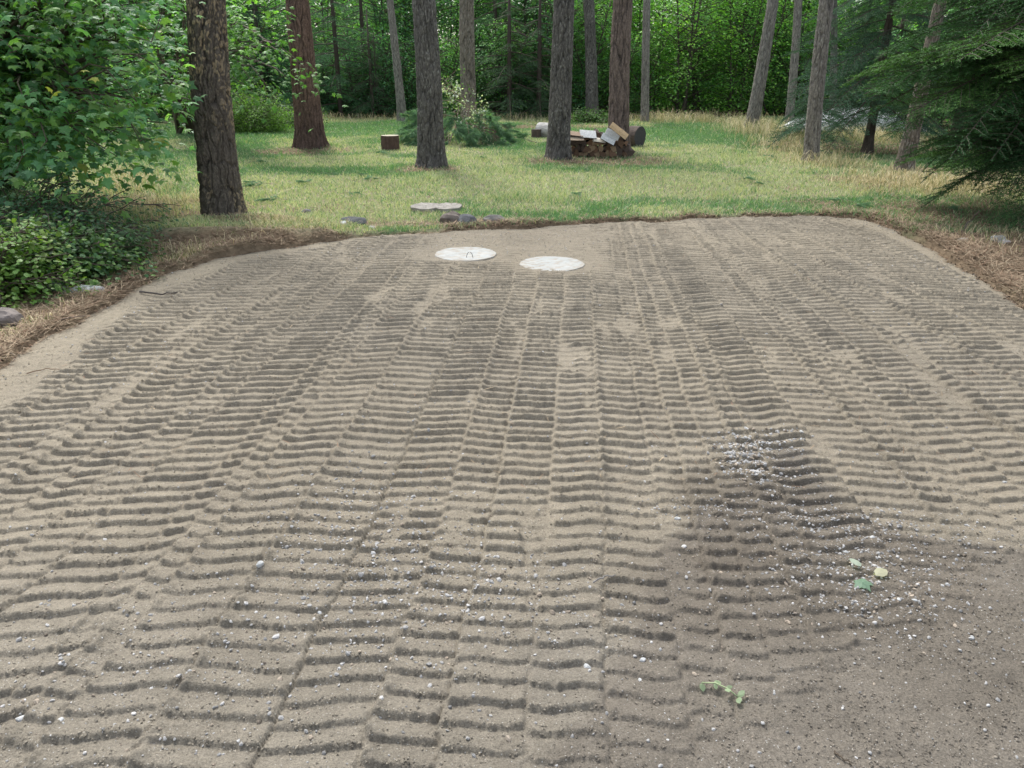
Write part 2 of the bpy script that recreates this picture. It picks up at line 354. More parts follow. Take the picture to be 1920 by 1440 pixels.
sel = N('ShaderNodeSeparateColor'); Lk(vo.outputs['Color'], sel.inputs[0]); gt = N('ShaderNodeMath'); gt.operation = 'GREATER_THAN'; gt.inputs[1].default_value = .84; Lk(sel.outputs[0], gt.inputs[0])
pm = N('ShaderNodeMath'); pm.operation = 'MULTIPLY'; Lk(pk.outputs[0], pm.inputs[0]); Lk(gt.outputs[0], pm.inputs[1])
mx = N('ShaderNodeMix'); mx.data_type = 'RGBA'; Lk(pm.outputs[0], mx.inputs[0]); Lk(vs.outputs[0], mx.inputs[6]); mx.inputs[7].default_value = (.40, .385, .35, 1)
Lk(mx.outputs[2], b.inputs['Base Color'])
bp = N('ShaderNodeBump'); bp.inputs['Distance'].default_value = .006; bp.inputs['Strength'].default_value = 1; Lk(nz(160, 6, .75).outputs['Fac'], bp.inputs['Height'])
Lk(bp.outputs[0], b.inputs['Normal']); Lk(b.outputs[0], out.inputs[0])
tag(mesh_np('soil_pad', V[used], remap[F], M_soil, colp[used]), kind='structure')

# soil crumbs, gravel
def stone_template(seed, sub=1, squash=.6):
    r = np.random.default_rng(seed)
    import bmesh
    bm = bmesh.new(); bmesh.ops.create_icosphere(bm, subdivisions=sub, radius=1)
    v = np.array([q.co[:] for q in bm.verts]); f = np.array([[q.index for q in p.verts] for p in bm.faces]); bm.free()
    v = v*(1+r.uniform(-.28, .22, (len(v), 1))); v = v*np.array([1, r.uniform(.6, .9), squash]); return v, f
OCT = np.array([[1, 0, 0], [-.9, .1, 0], [0, .8, .1], [.1, -.8, 0], [0, 0, .7], [0, 0, -.7]], float); OCTF = np.array([[0, 2, 4], [2, 1, 4], [1, 3, 4], [3, 0, 4], [2, 0, 5], [1, 2, 5], [3, 1, 5], [0, 3, 5]])
def rnd_pad(n, r):
    yy = r.uniform(1.0, 10.0, n*2)**1.0; xx = r.uniform(-.85, .85, n*2)*(yy+1.35); return xx, yy
r = np.random.default_rng(3)
yy = 1.1+8.5*r.random(300000)**1.8; xx = r.uniform(-.8, .8, 300000)*(yy+1.2)
hh, kk, ff, s_ = pad_h(xx, yy, False)
pr = (.10+1.6*ff+.25*(1-kk))*(s_ < -.02); ok = r.random(len(xx)) < pr; xx, yy, hh, ff = xx[ok], yy[ok], hh[ok], ff[ok]
n = len(xx); pos = np.stack([xx, yy, hh+.001], 1); sc = (.002+.0055*r.random(n)**3)[:, None]*r.uniform(.7, 1.3, (n, 3))
cc = soil_col(xx, yy)*r.uniform(.8, 1.4, (n, 1))
V, F, cc = scatter(OCT, OCTF, pos, frames(r.normal(size=(n, 3)), None, r), sc, cc)
tag(mesh_np('soil_crumbs', V, F, M_crumb, cc, smooth=False), 'loose crumbs of tan soil scattered along the track prints', 'soil crumbs', kind='stuff')
def gravel(n, spots, smin, smax, seed, name, label, glob=.0, pw=2.5):
    r = np.random.default_rng(seed); xs = []; ys = []
    ng = int(n*glob); yy = 1.1+8.6*r.random(ng)**1.7; xs.append(r.uniform(-.8, .8, ng)*(yy+1.2)); ys.append(yy)
    for (px, py, rx, ry, wgt) in spots:
        m = int(n*wgt); c = at(px, py); xs.append(c[0]+r.normal(0, rx, m)); ys.append(c[1]+r.normal(0, ry, m))
    xx = np.concatenate(xs); yy = np.concatenate(ys); hh, kk, ff, s_ = pad_h(xx, yy, False)
    ok = s_ < -.01; xx, yy, hh = xx[ok], yy[ok], hh[ok]; n = len(xx)
    sc = (smin+(smax-smin)*r.random(n)**pw)[:, None]*r.uniform(.8, 1.2, (n, 3))
    pos = np.stack([xx, yy, hh+sc[:, 2]*.3], 1)
    g = r.uniform(.26, .50, (n, 1)); cc = g*np.array([1, .985, .95])*np.where(r.random((n, 1)) < .25, np.array([.8, .68, .55]), 1.0)*np.where(r.random((n, 1)) < .12, .6, 1)
    Vs, Fs, Cs, off = [], [], [], 0; pick = r.integers(0, 4, n); Nn = np.array([0, 0, 1.0])+r.normal(0, .45, (n, 3))
    for q in range(4):
        tv, tf = stone_template(100+q); m = pick == q
        if not m.any(): continue
        V, F, c = scatter(tv, tf, pos[m], frames(Nn[m], None, r), sc[m], cc[m]); Vs.append(V); Fs.append(F+off); Cs.append(c); off += len(V)
    return tag(mesh_np(name, np.concatenate(Vs), np.concatenate(Fs), M_stone, np.concatenate(Cs), smooth=False), label, 'gravel', kind='stuff')
gravel(15000, ((1400, 865, .07, .13, .035), (1425, 835, .12, .05, .02), (1460, 900, .12, .2, .03), (1600, 990, .22, .08, .05), (1620, 1110, .18, .16, .07), (1700, 1060, .25, .15, .03), (1330, 960, .18, .06, .02), (700, 1020, .25, .3, .06), (780, 1100, .3, .15, .05), (620, 960, .25, .25, .02),
       (1660, 430, .15, .3, .02), (1760, 500, .3, .5, .03), (650, 470, .4, .3, .02), (950, 450, .7, .4, .04), (200, 620, .5, .7, .03), (300, 1250, .5, .2, .04), (980, 1150, .4, .15, .03)), .0018, .008, 5, 'gravel', 'small pale gravel sprinkled over the tracked soil', .45)
gravel(760, ((1400, 868, .050, .10, .26), (1425, 838, .09, .035, .06), (700, 1020, .2, .25, .09), (780, 1100, .3, .15, .05), (1620, 1110, .18, .16, .03), (250, 1240, .5, .2, .04), (980, 1130, .4, .2, .04), (30, 1360, .15, .1, .015), (1450, 815, .08, .03, .03)), .006, .013, 6, 'pale_stones', 'larger pale grey stones lying among the gravel on the soil', .30, 2)

# ---------------------------------------------------------------- grass and litter
def blades(xx, yy, hgt, wdt, cc, r, lean=.35, curl=0.0):
    n = len(xx); zz = land(xx, yy)-.005; a = r.uniform(0, 2*np.pi, n); d = np.stack([np.cos(a), np.sin(a), 0*a], 1)
    ln = r.normal(0, lean, (n, 2)); tip = np.stack([ln[:, 0]*hgt, ln[:, 1]*hgt, hgt], 1); p = np.stack([xx, yy, zz], 1)
    mid = p+tip*np.array([.35, .35, .6])
    V = np.stack([p-d*wdt[:, None]/2, p+d*wdt[:, None]/2, mid+d*wdt[:, None]*.38, mid-d*wdt[:, None]*.38, p+tip+np.array([0, 0, -1.0])*(curl*hgt*np.hypot(ln[:, 0], ln[:, 1]))[:, None]], 1).reshape(-1, 3)
    b = np.arange(n)[:, None]*5
    F = np.concatenate([b+[0, 1, 2], b+[0, 2, 3], b+[3, 2, 4]])
    return V, F, np.repeat(cc, 5, axis=0)
r = np.random.default_rng(11)
N0 = 560000; yy = 8.3+20.5*r.random(N0)**1.25; xx = r.uniform(-.80, .80, N0)*(yy+1.5)
sdp = pad_sd(xx, yy); du = duff_w(xx, yy); fo = forest_w(xx, yy); dy = dry_w(xx, yy); cl = fbm(xx*6, yy*6, 40, 3)
pr = (sdp > .02)*(1-.62*du)*(1-.9*fo)*ss(.25, .55, cl+.15); ok = r.random(N0) < pr; xx, yy, dy, cl, fo, sdp = xx[ok], yy[ok], dy[ok], cl[ok], fo[ok], sdp[ok]; n = len(xx)
hgt = (.028+.03*r.random(n))*(1+.7*ss(.5, .75, fbm(xx*1.3, yy*1.3, 41, 3))); wdt = .004+.00036*yy+.002*r.random(n)
isdry = r.random(n) < (.10+.80*dy)
G1 = np.array([.12, .25, .11]); G2 = np.array([.19, .33, .16]); D1 = np.array([.62, .58, .40]); D2 = np.array([.36, .42, .26])
q = r.random((n, 1)); cc = np.where(isdry[:, None], D1*q+D2*(1-q), G1*q+G2*(1-q))*r.uniform(.75, 1.2, (n, 1))
V, F, cc = blades(xx, yy, hgt, wdt, cc, r, .55)
tag(mesh_np('lawn_grass', V, F, M_grass, cc), 'short patchy green and straw coloured lawn grass', 'grass', kind='stuff')
# tall dry grass along the wood's edge and round the right-hand trunks
P = []
r = np.random.default_rng(12)
def tall(px0, py0, px1, py1, n, spread, hmin, hmax):
    a = at(px0, py0); b = at(px1, py1); m = n; t = r.random(m); cx = a[0]+(b[0]-a[0])*t+r.normal(0, spread, m); cy = a[1]+(b[1]-a[1])*t+r.normal(0, spread, m)
    hq = (hmin+(hmax-hmin)*r.random(m))*(.6+.8*fbm(cx*1.5, cy*1.5, 44, 2)); P.append((cx, cy, hq))
tall(1230, 226, 1390, 232, 2400, .6, .2, .5); tall(1390, 240, 1470, 262, 2400, .55, .2, .6); tall(1450, 270, 1560, 312, 2000, .45, .12, .42); tall(1560, 312, 1760, 345, 2000, .5, .06, .22)
tall(420, 224, 1230, 226, 3000, .6, .12, .4); tall(1700, 345, 1900, 372, 1500, .5, .1, .3); tall(1570, 262, 1680, 262, 2200, .8, .2, .5); tall(200, 320, 270, 370, 1500, .35, .1, .35)
tall(1600, 345, 1830, 362, 5500, .38, .04, .12); tall(230, 420, 330, 380, 900, .4, .1, .3); tall(240, 515, 560, 452, 4200, .26, .03, .13); tall(20, 650, 240, 545, 1800, .2, .03, .10); tall(430, 440, 620, 435, 1800, .25, .03, .12); tall(1680, 420, 1900, 470, 1500, .35, .04, .14)
xx, yy, hgt = [np.concatenate(k) for k in zip(*P)]
ok = (pad_sd(xx, yy) > .15)*(r.random(len(xx)) < np.clip(fbm(xx*2.5, yy*2.5, 46, 2)*2-.35, .1, 1)); xx, yy, hgt = xx[ok], yy[ok], hgt[ok]; n = len(xx)
q = r.random((n, 1)); gr = r.random((n, 1)) < .25
cc = np.where(gr, np.array([.16, .22, .07]), np.array([.72, .64, .42])*q+np.array([.55, .47, .28])*(1-q))*r.uniform(.7, 1.15, (n, 1))
V, F, cc = blades(xx, yy, hgt, .004+.0002*yy, cc, r, .62, .6)
tag(mesh_np('tall_dry_grass', V, F, M_dry, cc), 'tall straw coloured grass gone to seed along the edge of the wood', 'tall grass', kind='stuff')
# fallen needles
r = np.random.default_rng(13)
n0 = 330000; yy = 3.0+25*r.random(n0)**1.7; xx = r.uniform(-.85, .85, n0)*(yy+1.5)
xe = r.uniform(-6, 6.5, 420000); ye = r.uniform(2.5, 10.4, 420000); se = pad_sd(xe, ye); oke = (se > -.04)*(se < .55)*(r.random(420000) < .6*(1-ss(.1, .55, se))); xx = np.concatenate([xx, xe[oke]]); yy = np.concatenate([yy, ye[oke]]); n0 = len(xx)
sdp = pad_sd(xx, yy); w_ = duff_w(xx, yy)*(sdp > -.05)+(.04+.13*ss(14, 11, yy)*fbm(xx, yy, 48, 3))*(sdp > .1)+.004*(sdp <= 0); w_ *= (1-.6*forest_w(xx, yy)); ok = r.random(n0) < w_*.8; xx, yy, sdp = xx[ok], yy[ok], sdp[ok]; n = len(xx)
zz = np.maximum(land(xx, yy), -.02)+.006+.03*r.random(n)**2; pk = sdp < 0
if pk.any(): zz[pk] = pad_h(xx[pk], yy[pk], False)[0]+.004
a = r.uniform(0, np.pi*2, n); el = r.normal(0, .22, n); ln = r.uniform(.05, .13, n); ln[pk] *= .5
d = np.stack([np.cos(a)*np.cos(el), np.sin(a)*np.cos(el), np.abs(np.sin(el))], 1)*ln[:, None]; sdv = np.stack([-np.sin(a), np.cos(a), 0*a], 1)*(.0016+.00022*yy)[:, None]
p = np.stack([xx, yy, zz], 1); V = np.stack([p-sdv, p+sdv, p+d+sdv*.6, p+d-sdv*.6], 1).reshape(-1, 3); F = np.arange(n)[:, None]*4+[0, 1, 2, 3]
q = r.random((n, 1)); cc = (np.array([.17, .105, .07])*q+np.array([.34, .275, .185])*(1-q))*r.uniform(.65, 1.5, (n, 1))
tag(mesh_np('needle_litter', V, F, M_litter, np.repeat(cc, 4, axis=0)), 'reddish brown fallen pine needles matted around the edges of the soil', 'needle litter', kind='stuff')

# dark humus clods and bark scraps along the rim
r = np.random.default_rng(14); n = 500000; xx = r.uniform(-6.5, 7, n); yy = r.uniform(2.5, 10.6, n); sdp = pad_sd(xx, yy)
ok = (sdp > -.05)*(r.random(n) < (1-ss(.04, .30, sdp))*.5*(1-.93*ss(.3, -1.3, xx))*(1-.6*ss(3.5, 4.5, xx))*duff_w(xx, yy)*(.1+fbm(xx*5, yy*5, 47, 2)) ) ; xx, yy, sdp = xx[ok], yy[ok], sdp[ok]; n = len(xx)
zz = np.maximum(land(xx, yy), pad_h(xx, yy, False)[0]); sc = (.004+.016*r.random(n)**3)[:, None]*r.uniform(.5, 1.3, (n, 3))
q = r.random((n, 1)); cc = (np.array([.09, .068, .052])*q+np.array([.23, .175, .12])*(1-q))*r.uniform(.6, 1.3, (n, 1))
V, F, cc = scatter(OCT, OCTF, np.stack([xx, yy, zz+.003], 1), frames(r.normal(size=(n, 3)), None, r), sc, cc)
tag(mesh_np('humus_clods', V, F, M_crumb, cc, smooth=False), 'dark humus clods and bark scraps along the cut edge of the lawn', 'clods', kind='stuff')
# ---------------------------------------------------------------- pine trunks
BK = {'gold': ((.030, .027, .025), (.150, .130, .108)), 'red': ((.040, .031, .028), (.205, .135, .105)), 'grey': ((.060, .056, .052), (.290, .265, .235)),
      'dark': ((.032, .031, .030), (.165, .155, .140)), 'fleck': ((.050, .045, .040), (.250, .215, .175)), 'plate': ((.032, .029, .029), (.230, .180, .152))}
def pine_trunk(base, axis_fn, rad_fn, H, kind, seed, near, parent):
    # bark relief: plates and furrows cut into the surface
    nth = 300 if near > 1.5 else (180 if near > .7 else 90); dz = .010 if near > 1.5 else (.018 if near > .7 else .04)
    zs = np.concatenate([np.arange(-.1, 3.6 if near > .7 else 4.5, dz), np.linspace(4.6, H, 16)]); th = np.linspace(0, 2*np.pi, nth, endpoint=False)
    T, Z = np.meshgrid(th, zs); r0 = rad_fn(0.6); cells = max(8, int(2*np.pi*r0/(.055 if kind != 'plate' else .05)))
    zst = .17 if kind in ('gold', 'dark') else .24
    wob = .5*(fbm(T*2/np.pi*2+9, Z*4, seed+3, 3)-.5)
    Tn = (T-np.pi/2) % (2*np.pi); arc = Tn*r0      # seam of the noise at the far side
    vf = (8.5 if kind == 'plate' else 11 if kind == 'gold' else 13)*(.24/max(r0, .12))**.5
    w1 = .09*(fbm(arc*5, Z*2.2, seed+3, 4)-.5)+.03*(noise2(arc*22, Z*9, seed+4)-.5)
    f1, e, cr = worley2((arc+w1)*vf, (Z+w1*2)*vf*(.30 if kind in ('gold', 'dark', 'fleck') else .20), seed)
    rdg = np.abs(2*fbm((arc+w1)*vf*1.1, Z*1.9, seed+5, 3)-1); f1b, e2, cr2 = worley2((arc+w1)*60, Z*(30 if kind != 'plate' else 18), seed+9)
    hb = np.clip(ss(.02, .30, e)*.6+ss(.0, .22, rdg)*.5, 0, 1); hb2 = ss(.02, .4, e2)
    rel = (hb*.78+hb2*.22-.6)*.040*min(1, r0/.24) + .006*(cr2-.5)
    rr = np.vectorize(rad_fn)(zs)[:, None]
    root = np.exp(-np.clip(Z, 0, None)/.22)*(.14+.26*np.maximum(0, np.sin(T*(4+seed % 3)+seed))**.7)*r0*(.55 if kind == 'gold' else 1.0)
    und = (fbm(T/np.pi*2, Z*.8, seed+20, 2)-.5)*.06*r0
    RR = rr+rel+root+und
    ax = np.array([axis_fn(zq) for zq in zs])
    V = np.stack([ax[:, 0][:, None]+RR*np.cos(T), ax[:, 1][:, None]+RR*np.sin(T), Z], -1).reshape(-1, 3)
    i = np.arange(len(zs)-1)[:, None]*nth; j = np.arange(nth)[None]; k = (j+1) % nth
    F = np.stack([i+j, i+k, i+nth+k, i+nth+j], -1).reshape(-1, 4)
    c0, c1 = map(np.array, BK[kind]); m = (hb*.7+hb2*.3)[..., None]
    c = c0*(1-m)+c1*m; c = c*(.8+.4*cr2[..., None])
    if kind == 'gold': lk = (ss(.62, .80, cr2)*ss(.35, .6, fbm(arc*5, Z*1.5, seed+30, 3)))[..., None]*.8; c = c*(1-lk)+np.array([.38, .30, .19])*lk
    if kind in ('dark', 'grey', 'fleck'):
        lk = (ss(.84, .94, cr2)*ss(.4, .6, fbm(arc*6, Z*3, seed+30, 3)))[..., None]*.5; c = c*(1-lk)+np.array([.36, .36, .32])*lk
    if kind == 'red':
        up = ss(.3, 1.6, Z+.4*fbm(T*2, Z*2, seed, 2))[..., None]; c = c*(.55+.45*up)+np.array([.05, .04, .04])*(1-up)*.5
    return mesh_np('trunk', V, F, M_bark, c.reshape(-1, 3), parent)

# long-needled pine spray for the crowns high above
def pine_tufts(pos, dirs, nl, per, r, col, wd=.003, spread=.9):
    n = len(pos)*per; p = np.repeat(pos, per, axis=0); D = np.repeat(dirs, per, axis=0)+r.normal(0, spread, (n, 3))*.6; D /= np.linalg.norm(D, axis=1)[:, None]
    p = p+np.repeat(dirs, per, axis=0)*r.uniform(-.6, 0, (n, 1))*nl
    L = nl*r.uniform(.7, 1.15, (n, 1)); side = np.cross(D, r.normal(size=(n, 3))); side /= np.linalg.norm(side, axis=1)[:, None]
    tip = p+D*L+np.array([0, 0, -1])*L*.22; V = np.stack([p-side*wd, p+side*wd, tip], 1).reshape(-1, 3)
    return V, np.arange(n*3).reshape(-1, 3), np.repeat(col*r.uniform(.6, 1.3, (n, 1)), 3, axis=0)
r = np.random.default_rng(15)
Ac = Acc(); Tw = Acc()
for k in range(34):
    zc = r.uniform(0, 6.5); a = r.uniform(0, 6.28); L = (2.6-.28*zc)*r.uniform(.6, 1.1); e = np.array([math.cos(a)*L, math.sin(a)*L, zc+r.uniform(-.3, .4)])
    pts = bezier((0, 0, zc), e*.5+np.array([0, 0, zc*.5+.2]), e, 6); V, F = tube(pts, np.linspace(.04, .012, 6), 5, False); Tw.add(V, F, np.array([.12, .09, .07]))
    tp = pts[2:][r.integers(0, 4, 8)]+r.normal(0, .22, (8, 3)); dd = e/np.linalg.norm(e)+r.normal(0, .5, (8, 3)); V, F, c = pine_tufts(tp, dd, .3, 16, r, np.array([.05, .085, .035]), .014); Ac.add(V, F, c)
crown_src = Ac.build('crown', M_needle); limb_src = Tw.build('limb', M_twig)
TL = ['thick dark trunk with golden flecked furrowed bark beside the maple, nearest of the tall pines', 'reddish brown pine with flared root base on the left of the lawn', 'slim pale grey leaning pine at the wood edge, right of the red pine',
      'dark grey pine trunk with lichen flecks standing in front of the brush pile', 'speckled brown trunk rising straight behind the brush pile', 'dark scaly trunk at the left end of the firewood stack',
      'slender dark brown trunk at the wood edge behind the firewood', 'deeply furrowed purplish brown pine at the right end of the firewood stack', 'narrow grey trunk by tall dry grass, just right of the firewood pine',
      'grey trunk leaning right out of yellow grass, first right of the open lawn', 'pale grey pole-like pine partly hidden behind the small fir boughs', 'shaggy grey trunk rising in front of the small blue-green fir',
      'speckled trunk leaning right beside the big dark fir', 'thin dark trunk seen just behind the shaggy grey pine']
for k, (bx, by, bw, tx, tw, kind) in enumerate(TR):
    b = at(bx, by); Yb = b[1]; tp = atY(tx, 0, Yb); Zt = tp[2]; dep = depth(b); rb = bw/FPX*dep/2; rt = tw/FPX*depth(tp)/2
    sl_ = (tp[0]-b[0])/Zt; bend = .03*((k*37) % 7-3)/3
    H = 18+(k*13) % 4
    def axf(z, sl_=sl_, bend=bend, Zt=Zt): zc = min(z, 6); return (sl_*zc+bend*math.sin(math.pi*min(zc/Zt, 1)) + (z-zc)*sl_*.2, 0)
    def rdf(z, rb=rb, rt=rt, Zt=Zt, H=H): return (rb*.94+(rt-rb*.94)*min(max(z, 0)/Zt, 1)**.8) if z < Zt else rt*max(.12, 1-(z-Zt)/(H-Zt)*.85)
    root = empty('pine_tree', (b[0], b[1], float(land(np.array([b[0]]), np.array([b[1]]))[0])-.01), 0, TL[k], 'pine tree', 'tall pines standing on the lawn and along the wood edge')
    pine_trunk(b, axf, rdf, H, kind, 100+k*7, 2 if k == 0 else (1 if Yb < 22 else .5), root)
    for src in (crown_src, limb_src):
        if k == 0: c = src; 
        else: c = src.copy(); C.objects.link(c)
        c.parent = root; ax_ = axf(H-6.5); c.location = (ax_[0], 0, H-6.3); c.rotation_euler = (0, 0, k*1.3); s_ = .75+.1*(k % 3); c.scale = (s_, s_, 1)

# ---------------------------------------------------------------- broadleaf foliage
MLH = np.array([[0, 0], [.16, -.10], [.36, -.06], [.30, .12], [.56, .34], [.34, .38], [.30, .50], [.20, .52], [0, .92]])
def leaf_template(half, bend):
    o = np.concatenate([half, half[::-1][1:-1]*[-1, 1]]); n = len(o); v = np.concatenate([[[0, .3]], o]); z = -bend*(v[:, 0]**2*1.3+(v[:, 1]-.3)**2)
    f = np.array([[0, 1+i, 1+(i+1) % n] for i in range(n)]); return np.column_stack([v, z]), f
MAPLE = leaf_template(MLH, .55)
OVAL = leaf_template(np.array([[0, 0], [.28, .22], [.34, .55], [.2, .82], [0, 1.0]]), .35)
DIAM = (np.array([[0, 0, 0], [.36, .45, -.07], [0, 1.0, -.12], [-.36, .45, -.07]]), np.array([[0, 1, 2], [0, 2, 3]]))
LOBE = (np.array([[0, 0, 0], [.42, .10, -.08], [.40, .55, -.12], [0, .95, -.12], [-.40, .55, -.12], [-.42, .10, -.08]]), np.array([[0, 1, 2], [0, 2, 3], [0, 3, 4], [0, 4, 5]]))
def sprays(tips, outs, per, rad, size, tmpl, cols, r, flat=.25, tiltn=.45, clump=.35):
    n = len(tips)*per; c = np.repeat(tips, per, axis=0); o = np.repeat(outs, per, axis=0)
    off = r.normal(0, 1, (n, 3))*np.array([1, 1, flat])*rad; P = c+off-np.array([0, 0, 1])*(np.hypot(off[:, 0], off[:, 1])**2*.5/rad)[:, None]
    Nn = np.array([0, 0, 1.0])+r.normal(0, tiltn, (n, 3))+o*.35; D = o*.8+off/rad*.4+r.normal(0, .5, (n, 3))+np.array([0, 0, -.35])
    sz = size*r.uniform(.6, 1.25, n); ci = cols[r.integers(0, len(cols), len(tips))]; cl = np.repeat(ci*r.uniform(1-clump, 1+clump, (len(tips), 1)), per, axis=0)*r.uniform(.8, 1.2, (n, 1))
    return scatter(tmpl[0], tmpl[1], P, frames(Nn, D, r), sz, cl)
def bush(name, loc, stems, targets, per, rad, size, tmpl, cols, seed, label, cat, group=None, woodcol=(.10, .08, .06), r0=.025, leafmat=None, subs=3, flat=.3, special=None, clip_px=None):
    """stems: stem base offsets, targets: (x, y, z) ends; twigs fork off on the way"""
    r = np.random.default_rng(seed); W = Acc(); tips = []; outs = []
    for tg in targets:
        s = np.array(stems[r.integers(0, len(stems))]); tg = np.asarray(tg, float); L = np.linalg.norm(tg-s)
        mid = s*.45+tg*.55+np.array([0, 0, .22*L]); pts = bezier(s, mid, tg, 9)+np.concatenate([[[0, 0, 0]], r.normal(0, .012*L, (8, 3))])
        V, F = tube(pts, np.linspace(r0*(.5+.12*L), .004, 9), 6); W.add(V, F, np.array(woodcol))
        dr = (tg-s)/L
        for q in range(subs):
            k = r.integers(4, 9); p0 = pts[k]; d = dr*np.array([1, 1, .3])+r.normal(0, .6, 3)*np.array([1, 1, .5]); ln = r.uniform(.15, .45)*min(L, 2.2)*.5
            p1 = p0+d/np.linalg.norm(d)*ln-np.array([0, 0, .05*ln]); V, F = tube(bezier(p0, (p0+p1)/2+np.array([0, 0, .06*ln]), p1, 4), np.linspace(.006, .002, 4), 4, False); W.add(V, F, np.array(woodcol)*.9)
            tips += [p1, (p0+p1)/2]; outs += [d/np.linalg.norm(d)]*2
        tips.append(tg); outs.append(dr)
    tips = np.array(tips); outs = np.array(outs)
    if clip_px:                                     # these boughs end short of the nearest pine
        Wd = tips+np.array(loc); pxs = 960+FPX*Wd[:, 0]/(Wd[:, 1]*cp+(CAM_H-Wd[:, 2])*sp); kp = pxs < clip_px; tips, outs = tips[kp], outs[kp]
    V, F, c = sprays(tips, outs, per, rad, size, tmpl, np.array(cols), r, flat)
    if special: c = special(V, c, len(tmpl[0]))
    root = empty(name, loc, 0, label, cat, group)
    W.build('stems', M_twig, root); mesh_np('crown', V, F, leafmat or M_leaf, c, root, smooth=False)
    return root
# the maple leaning in from the left
r = np.random.default_rng(21); B = at(-10, 352); B[2] = 0
tg = []
for k in range(270):
    px = r.uniform(-420, 316); py = r.uniform(-190, 300); Yd = r.uniform(7.6, 10.8)
    lim = 325 if px < 170 else 300-(px-170)*.28
    if py > lim: continue
    if px > 300: Yd = r.uniform(9.2, 10.8)
    tg.append(atY(px, py, Yd)-B)
for px, py, Yd in ((210, 262, 8.2), (190, 280, 8.0), (150, 300, 8.1), (60, 320, 8.2), (20, 300, 7.9), (100, 290, 8), (305, 215, 10.4), (315, 190, 10.5), (300, 180, 9), (250, 200, 8.6), (312, 120, 10.5), (200, 200, 8.1), (314, 60, 10.5), (314, 20, 10.5), (300, 60, 8.9), (290, 120, 8.7), (250, 60, 8.4), (240, 130, 8.4)): tg.append(atY(px, py, Yd)-B)
yel = atY(125, 145, 7.9)-B
def yl(V, c, k):
    d = np.linalg.norm((V.reshape(-1, k, 3).mean(1)-yel)*np.array([1, .8, 1.6]), axis=1); m = np.repeat((d < .28) & (rng.random(len(d)) < .85), k)[:, None]
    m2 = np.repeat(rng.random(len(d)) < .012, k)[:, None]
    c = np.where(m2, np.array([.22, .26, .05]), c); return np.where(m, np.array([.62, .60, .16]), c)
bush('maple_tree', B, [(-.2, 0, 0), (.15, .1, 0), (0, -.25, 0), (.35, -.1, 0)], tg, 7, .17, .115, MAPLE, [(.14, .31, .12), (.12, .28, .12), (.18, .34, .09), (.11, .25, .12), (.20, .36, .11)], 22,
     'big leafed green maple with a few yellow leaves, filling the left of the view', 'maple tree', r0=.03, special=yl, flat=.22, clip_px=303)
# second maple, three slim stems behind the nearest pine, its boughs reaching right
B = at(352, 252); B[2] = 0
tg = [atY(px, py, Yd)-B for px, py, Yd in ((450, 20, 16), (470, 50, 16), (500, 40, 15.5), (520, 80, 15.2), (545, 110, 15), (500, 110, 15.4), (480, 150, 15.5), (510, 160, 15), (450, 110, 16), (440, 60, 16.5), (530, 145, 15), (470, 10, 16),
      (440, 140, 16.5), (340, -20, 18), (300, 40, 18), (340, 60, 18.5), (320, 120, 18.5), (345, 160, 18), (250, 20, 18), (380, -100, 19), (450, -120, 18), (520, -90, 17), (560, 118, 15), (280, -120, 19), (350, 190, 18.5), (370, 150, 18.5), (490, 80, 16), (430, 20, 17), (455, 165, 16), (300, 180, 18), (260, 130, 18))]
bush('maple_tree', B, [(-.25, 0, 0), (0, .2, 0), (.25, 0, 0), (.3, .3, 0)], tg, 8, .15, .11, MAPLE, [(.14, .30, .06), (.11, .25, .07), (.17, .34, .07)], 24,
     'slender maple behind the nearest pine with bright boughs reaching right', 'maple tree', r0=.045, subs=4, flat=.5)
# low shrubs at the left
def dome_targets(n, rx, ry, rz, r, zmin=.1, low=False):
    out = []
    while len(out) < n:
        v = r.normal(size=3); v /= np.linalg.norm(v); v[2] = abs(v[2]); s = r.uniform(.5, 1.2)
        out.append((v[0]*rx*s, v[1]*ry*s, zmin+v[2]*rz*s))
    return out
r = np.random.default_rng(31)
def shrub(name, px, py, rx, ry, rz, nt, per, size, tmpl, cols, seed, label, rad=.10, group=None, dx=0, subs=3, flat=.5, lm=None):
    B = at(px, py); B[0] += dx; B[2] = 0; st = [(rx*.3*math.cos(a), ry*.3*math.sin(a), 0) for a in np.linspace(0, 5.5, 6)]
    return bush(name, B, st, dome_targets(nt, rx, ry, rz, np.random.default_rng(seed+1)), per, rad, size, tmpl, cols, seed, label, 'shrub', group, r0=.010, subs=subs, flat=flat, leafmat=lm)
shrub('leafy_shrub', 85, 522, .78, .50, .46, 150, 9, .040, LOBE, [(.085, .18, .06), (.06, .135, .055), (.12, .215, .055)], 32, 'light green small leafed shrub spilling towards the soil at left', .085)
shrub('leafy_shrub', -50, 565, .75, .55, .50, 110, 9, .040, LOBE, [(.11, .22, .05), (.13, .24, .05), (.16, .25, .05)], 34, 'yellowish green shrub cut by the left edge beside the boulder', .085)
shrub('leafy_shrub', 80, 470, 1.15, .85, .66, 130, 10, .042, DIAM, [(.065, .14, .08), (.055, .125, .065), (.08, .16, .075)], 36, 'dark bluish green shrub under the big maple', .10)
shrub('leafy_shrub', 190, 505, .45, .50, .34, 60, 9, .038, LOBE, [(.065, .125, .055), (.08, .145, .05)], 38, 'small dark green shrub at the right end of the left thicket', .07)
shrub('round_bush', 478, 248, .95, .9, 1.05, 170, 14, .05, DIAM, [(.13, .24, .055), (.11, .21, .05), (.15, .27, .06)], 40, 'round bright green bush at the lawn edge behind the nearest pine', .14, lm=M_leaf_far)
shrub('leafy_shrub', 555, 238, .9, .6, .55, 70, 9, .06, DIAM, [(.10, .18, .05), (.08, .16, .05)], 42, 'low green shrub just left of the red pine', .14, lm=M_leaf_far)
